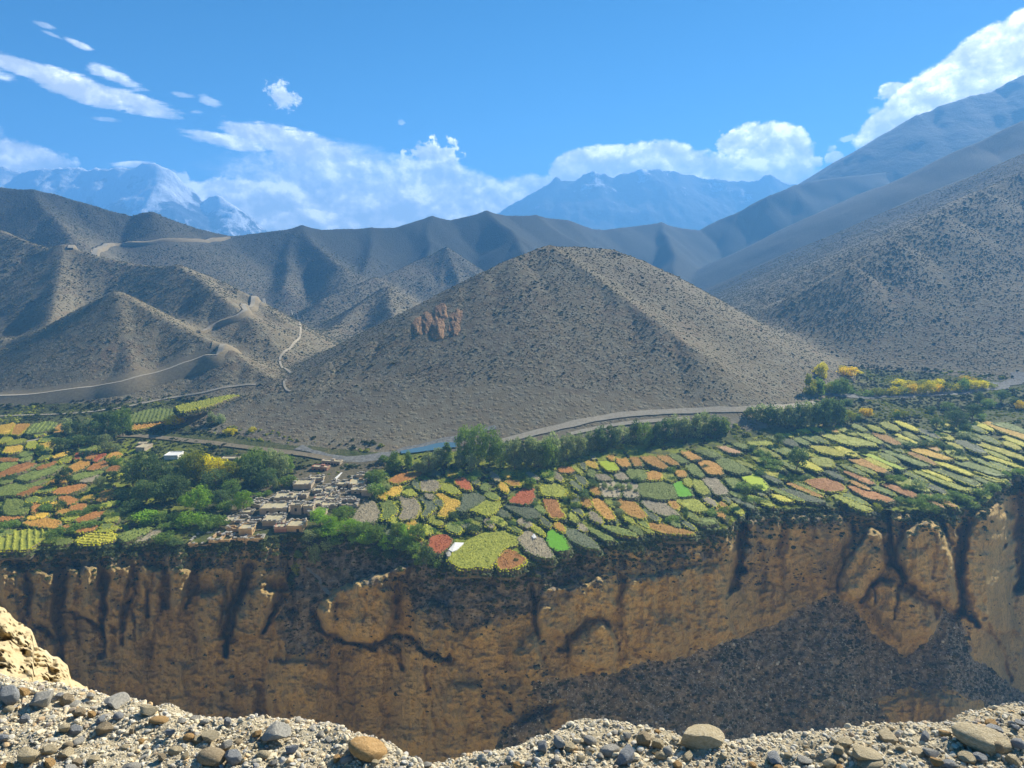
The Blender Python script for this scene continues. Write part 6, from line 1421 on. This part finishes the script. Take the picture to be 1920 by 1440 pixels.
St(S1,1280,1200,92,58,'g','grey rounded stone right of the orange pair'); St(S1,1280,1070,42,50,'b','blue grey stone standing on the rim'); St(S1,1085,1052,66,44,'g','rounded grey stone on the rim')
St(S1,1025,1062,60,32,'g','small grey stone left of the rounded rim stone'); St(S1,1150,1070,60,30,'g','small grey stone right of the rounded rim stone')
St(S1,1530,1145,215,90,'g','longest grey boulder half buried in the rim mound',-8); St(S1,1642,1232,84,60,'b','blue grey stone below the half buried boulder')
St(S1,1190,1275,155,95,'n','large brown boulder at the bottom edge'); St(S1,1305,1270,108,92,'b','large dark blue grey boulder beside the brown one')
St(S1,910,1275,62,48,'n','brown stone left of the bottom boulders'); St(S1,1045,1262,62,58,'t','pale tan stone left of the bottom boulders'); St(S1,985,1230,78,52,'t','yellowish stone above the pale tan one'); St(S1,1890,1280,52,48,'o','orange stone near the dip in the rim')
St(S1,20,1168,52,48,'b','grey blue stone cut by the left edge'); St(S1,1480,1255,80,45,'t','tan stone in the gravel below the longest boulder'); St(S1,1800,1135,60,34,'g','grey stone on the slope right of the longest boulder',15); St(S1,1850,1165,50,28,'g','thin grey stone near the rim dip',20); St(S1,700,1210,52,24,'t','small yellowish chip in open gravel')
St(S1,270,1235,80,55,'t','pale rounded stone in the lower left'); St(S1,430,1290,60,40,'n','small brown stone at the lower left bottom'); St(S1,740,1125,40,40,'n','small brown pebble in the middle left')
St(S2,150,1235,235,105,'o','big orange tan block lying on the slope by the dip',22); St(S2,185,1300,50,38,'t','rounded tan stone below the orange tan block'); St(S2,485,1308,62,34,'g','small grey stone in the dip',-20)
St(S2,30,1285,80,50,'g','grey stones at the foot of the orange tan block'); St(S2,1125,1212,82,92,'b','blue grey slab leaning on the central mound',30); St(S2,1225,1185,92,62,'g','grey stone on the left shoulder of the central mound')
St(S2,1400,1170,82,52,'g','grey stone near the top of the central mound'); St(S2,1700,1175,90,115,'n','tall brown block on the central mound',12); St(S2,1772,1190,88,72,'t','tan stone against the tall brown block')
St(S2,1612,1265,150,105,'b','large blue grey boulder in the centre foreground'); St(S2,1510,1225,122,62,'g','grey stone left behind the centre boulder'); St(S2,1280,1222,82,52,'t','tan stone on the front of the central mound'); St(S2,1405,1235,42,42,'t','round tan stone below the mound top')
St(S2,1800,1255,72,52,'t','tan stone right of the centre boulder'); St(S2,1345,1185,40,30,'t','small tan stone high on the mound'); St(S2,1605,1160,60,56,'g','grey stone beside the tall brown block'); St(S2,1835,1240,60,60,'g','grey upright stone near the pale boulder'); St(S2,1775,1118,36,26,'o','little orange stone on top of the mound')
St(S3,70,1302,270,122,'t','largest pale boulder on the rim, right of centre',-4); St(S3,1215,1305,62,54,'b','dark stone standing in the right gravel'); St(S3,1500,1310,250,88,'t','largest pale tan boulder at the right')
St(S3,1030,1305,125,52,'t','long pale stone on the right rim'); St(S3,900,1392,152,60,'t','yellowish tan slab at the bottom right of centre'); St(S3,940,1425,120,40,'t','lower tan slab under the yellowish one'); St(S3,455,1402,110,62,'b','dark blue grey slab at the bottom',24)
St(S3,1235,1378,80,40,'g','grey stone below the dark standing one'); St(S3,1575,1352,62,66,'n','brown stone under the largest tan boulder'); St(S3,1542,1221,52,30,'o','orange stone on the far right rim'); St(S3,1540,1247,86,30,'b','dark flat stone below the far right orange one')
St(S3,30,1390,76,42,'t','tan stone below the largest pale boulder'); St(S3,1160,1365,84,32,'t','yellowish flat stone in the right gravel'); St(S3,810,1322,92,32,'t','thin pale slab on the right rim'); St(S3,600,1412,80,44,'g','grey stone right of the dark bottom slab'); St(S3,735,1420,70,40,'t','yellowish pebble near the bottom edge')
St(S3,200,1392,56,36,'t','tan stone right below the pale boulder'); St(S3,1310,1275,60,30,'o','small orange stone behind the largest tan boulder'); St(S3,1680,1330,60,50,'b','dark stone cut by the right edge'); St(S3,1420,1400,80,44,'t','pale stone at the lower right'); St(S3,1640,1405,70,50,'t','tan stone in the lower right corner')
# medium stones: each one still countable
mlab = []
cols = 'ggbbtttnog'
for i in range(95):
    px = random.uniform(-40, 1960); e_ = float(np.interp(px, npx, npy_)); py = e_ + 6 + random.random() * max(1448 - e_, 5)
    if py > 1452 or e_ > 1436: continue
    w = random.uniform(11, 24) * (.8 + .5 * (py - e_) / 150); h = w * random.uniform(.45, .8); c = random.choice(cols)
    nb = min(big_stones, key=lambda q: (q[0] - px) ** 2 + (q[1] - py) ** 2)
    if math.hypot(nb[0] - px, nb[1] - py) < 18: continue
    o = stone(px, py, w, h, c, None, None, 'small stones on the gravel ledge')
    dxn, dyn = px - nb[0], py - nb[1]; rel = ('right of' if dxn > 0 else 'left of') if abs(dxn) > abs(dyn) else ('below' if dyn > 0 else 'above')
    size = 'tiny' if w < 16 else 'small' if w < 22 else 'medium'
    short = ' '.join(nb[2].split()[:9]); t_ = f'{size} {SW[c]} stone {rel} the {nb[2]}'
    if len(t_.split()) > 16: t_ = ' '.join(t_.split()[:16])
    mlab.append((t_, o))
seen = {}
for t_, o in mlab: seen.setdefault(t_, []).append(o)
for t_, os_ in seen.items():
    for j, o in enumerate(sorted(os_, key=lambda q: q.location.x)): o['label'] = t_ if len(os_) == 1 else (['left', 'right', 'middle', 'outer', 'inner', 'other'][min(j, 5)] + ' ' + t_ if len(t_.split()) < 16 else t_)
# pebbles and grit
def near_scatter(n, lo, hi, name, label, pw=2.2):
    x = rng.uniform(-2.7, 2.7, n); y = rim(x) + .17 - rng.random(n) * 1.15; z = near_z(x, y)
    s_ = lo + (hi - lo) * rng.random(n) ** pw; r_ = rng.uniform(0, 6.28, (n, 3)); r_[:, 0] = rng.normal(0, .35, n); r_[:, 1] = rng.normal(0, .35, n)
    scatter(name, np.c_[x, y, z + s_ * .18], np.c_[s_ * rng.uniform(.8, 1.3, n), s_ * rng.uniform(.7, 1.1, n), s_ * rng.uniform(.4, .8, n)], r_, PEB, label)
def peb(i):
    bm = bmesh.new(); bmesh.ops.create_icosphere(bm, subdivisions=2, radius=1); r_ = np.random.default_rng(i); co = np.array([v.co for v in bm.verts])
    for _ in range(6):
        d = r_.normal(size=3); d /= np.linalg.norm(d); k_ = co @ d; co = co - np.clip(k_ - r_.uniform(.55, .85), 0, None)[:, None] * d
    for v, c_ in zip(bm.verts, co): v.co = c_
    me = bpy.data.meshes.new('pebble'); bm.to_mesh(me); bm.free(); me.materials.append(MATS['pebbles']); return me
PEB = [src('pebble', peb(i)) for i in range(8)]
near_scatter(16000, .004, .013, 'pebbles', 'loose mixed pebbles covering the gravel ledge')
near_scatter(60000, .002, .0055, 'grit', 'fine grit between the pebbles of the ledge', 1.5)
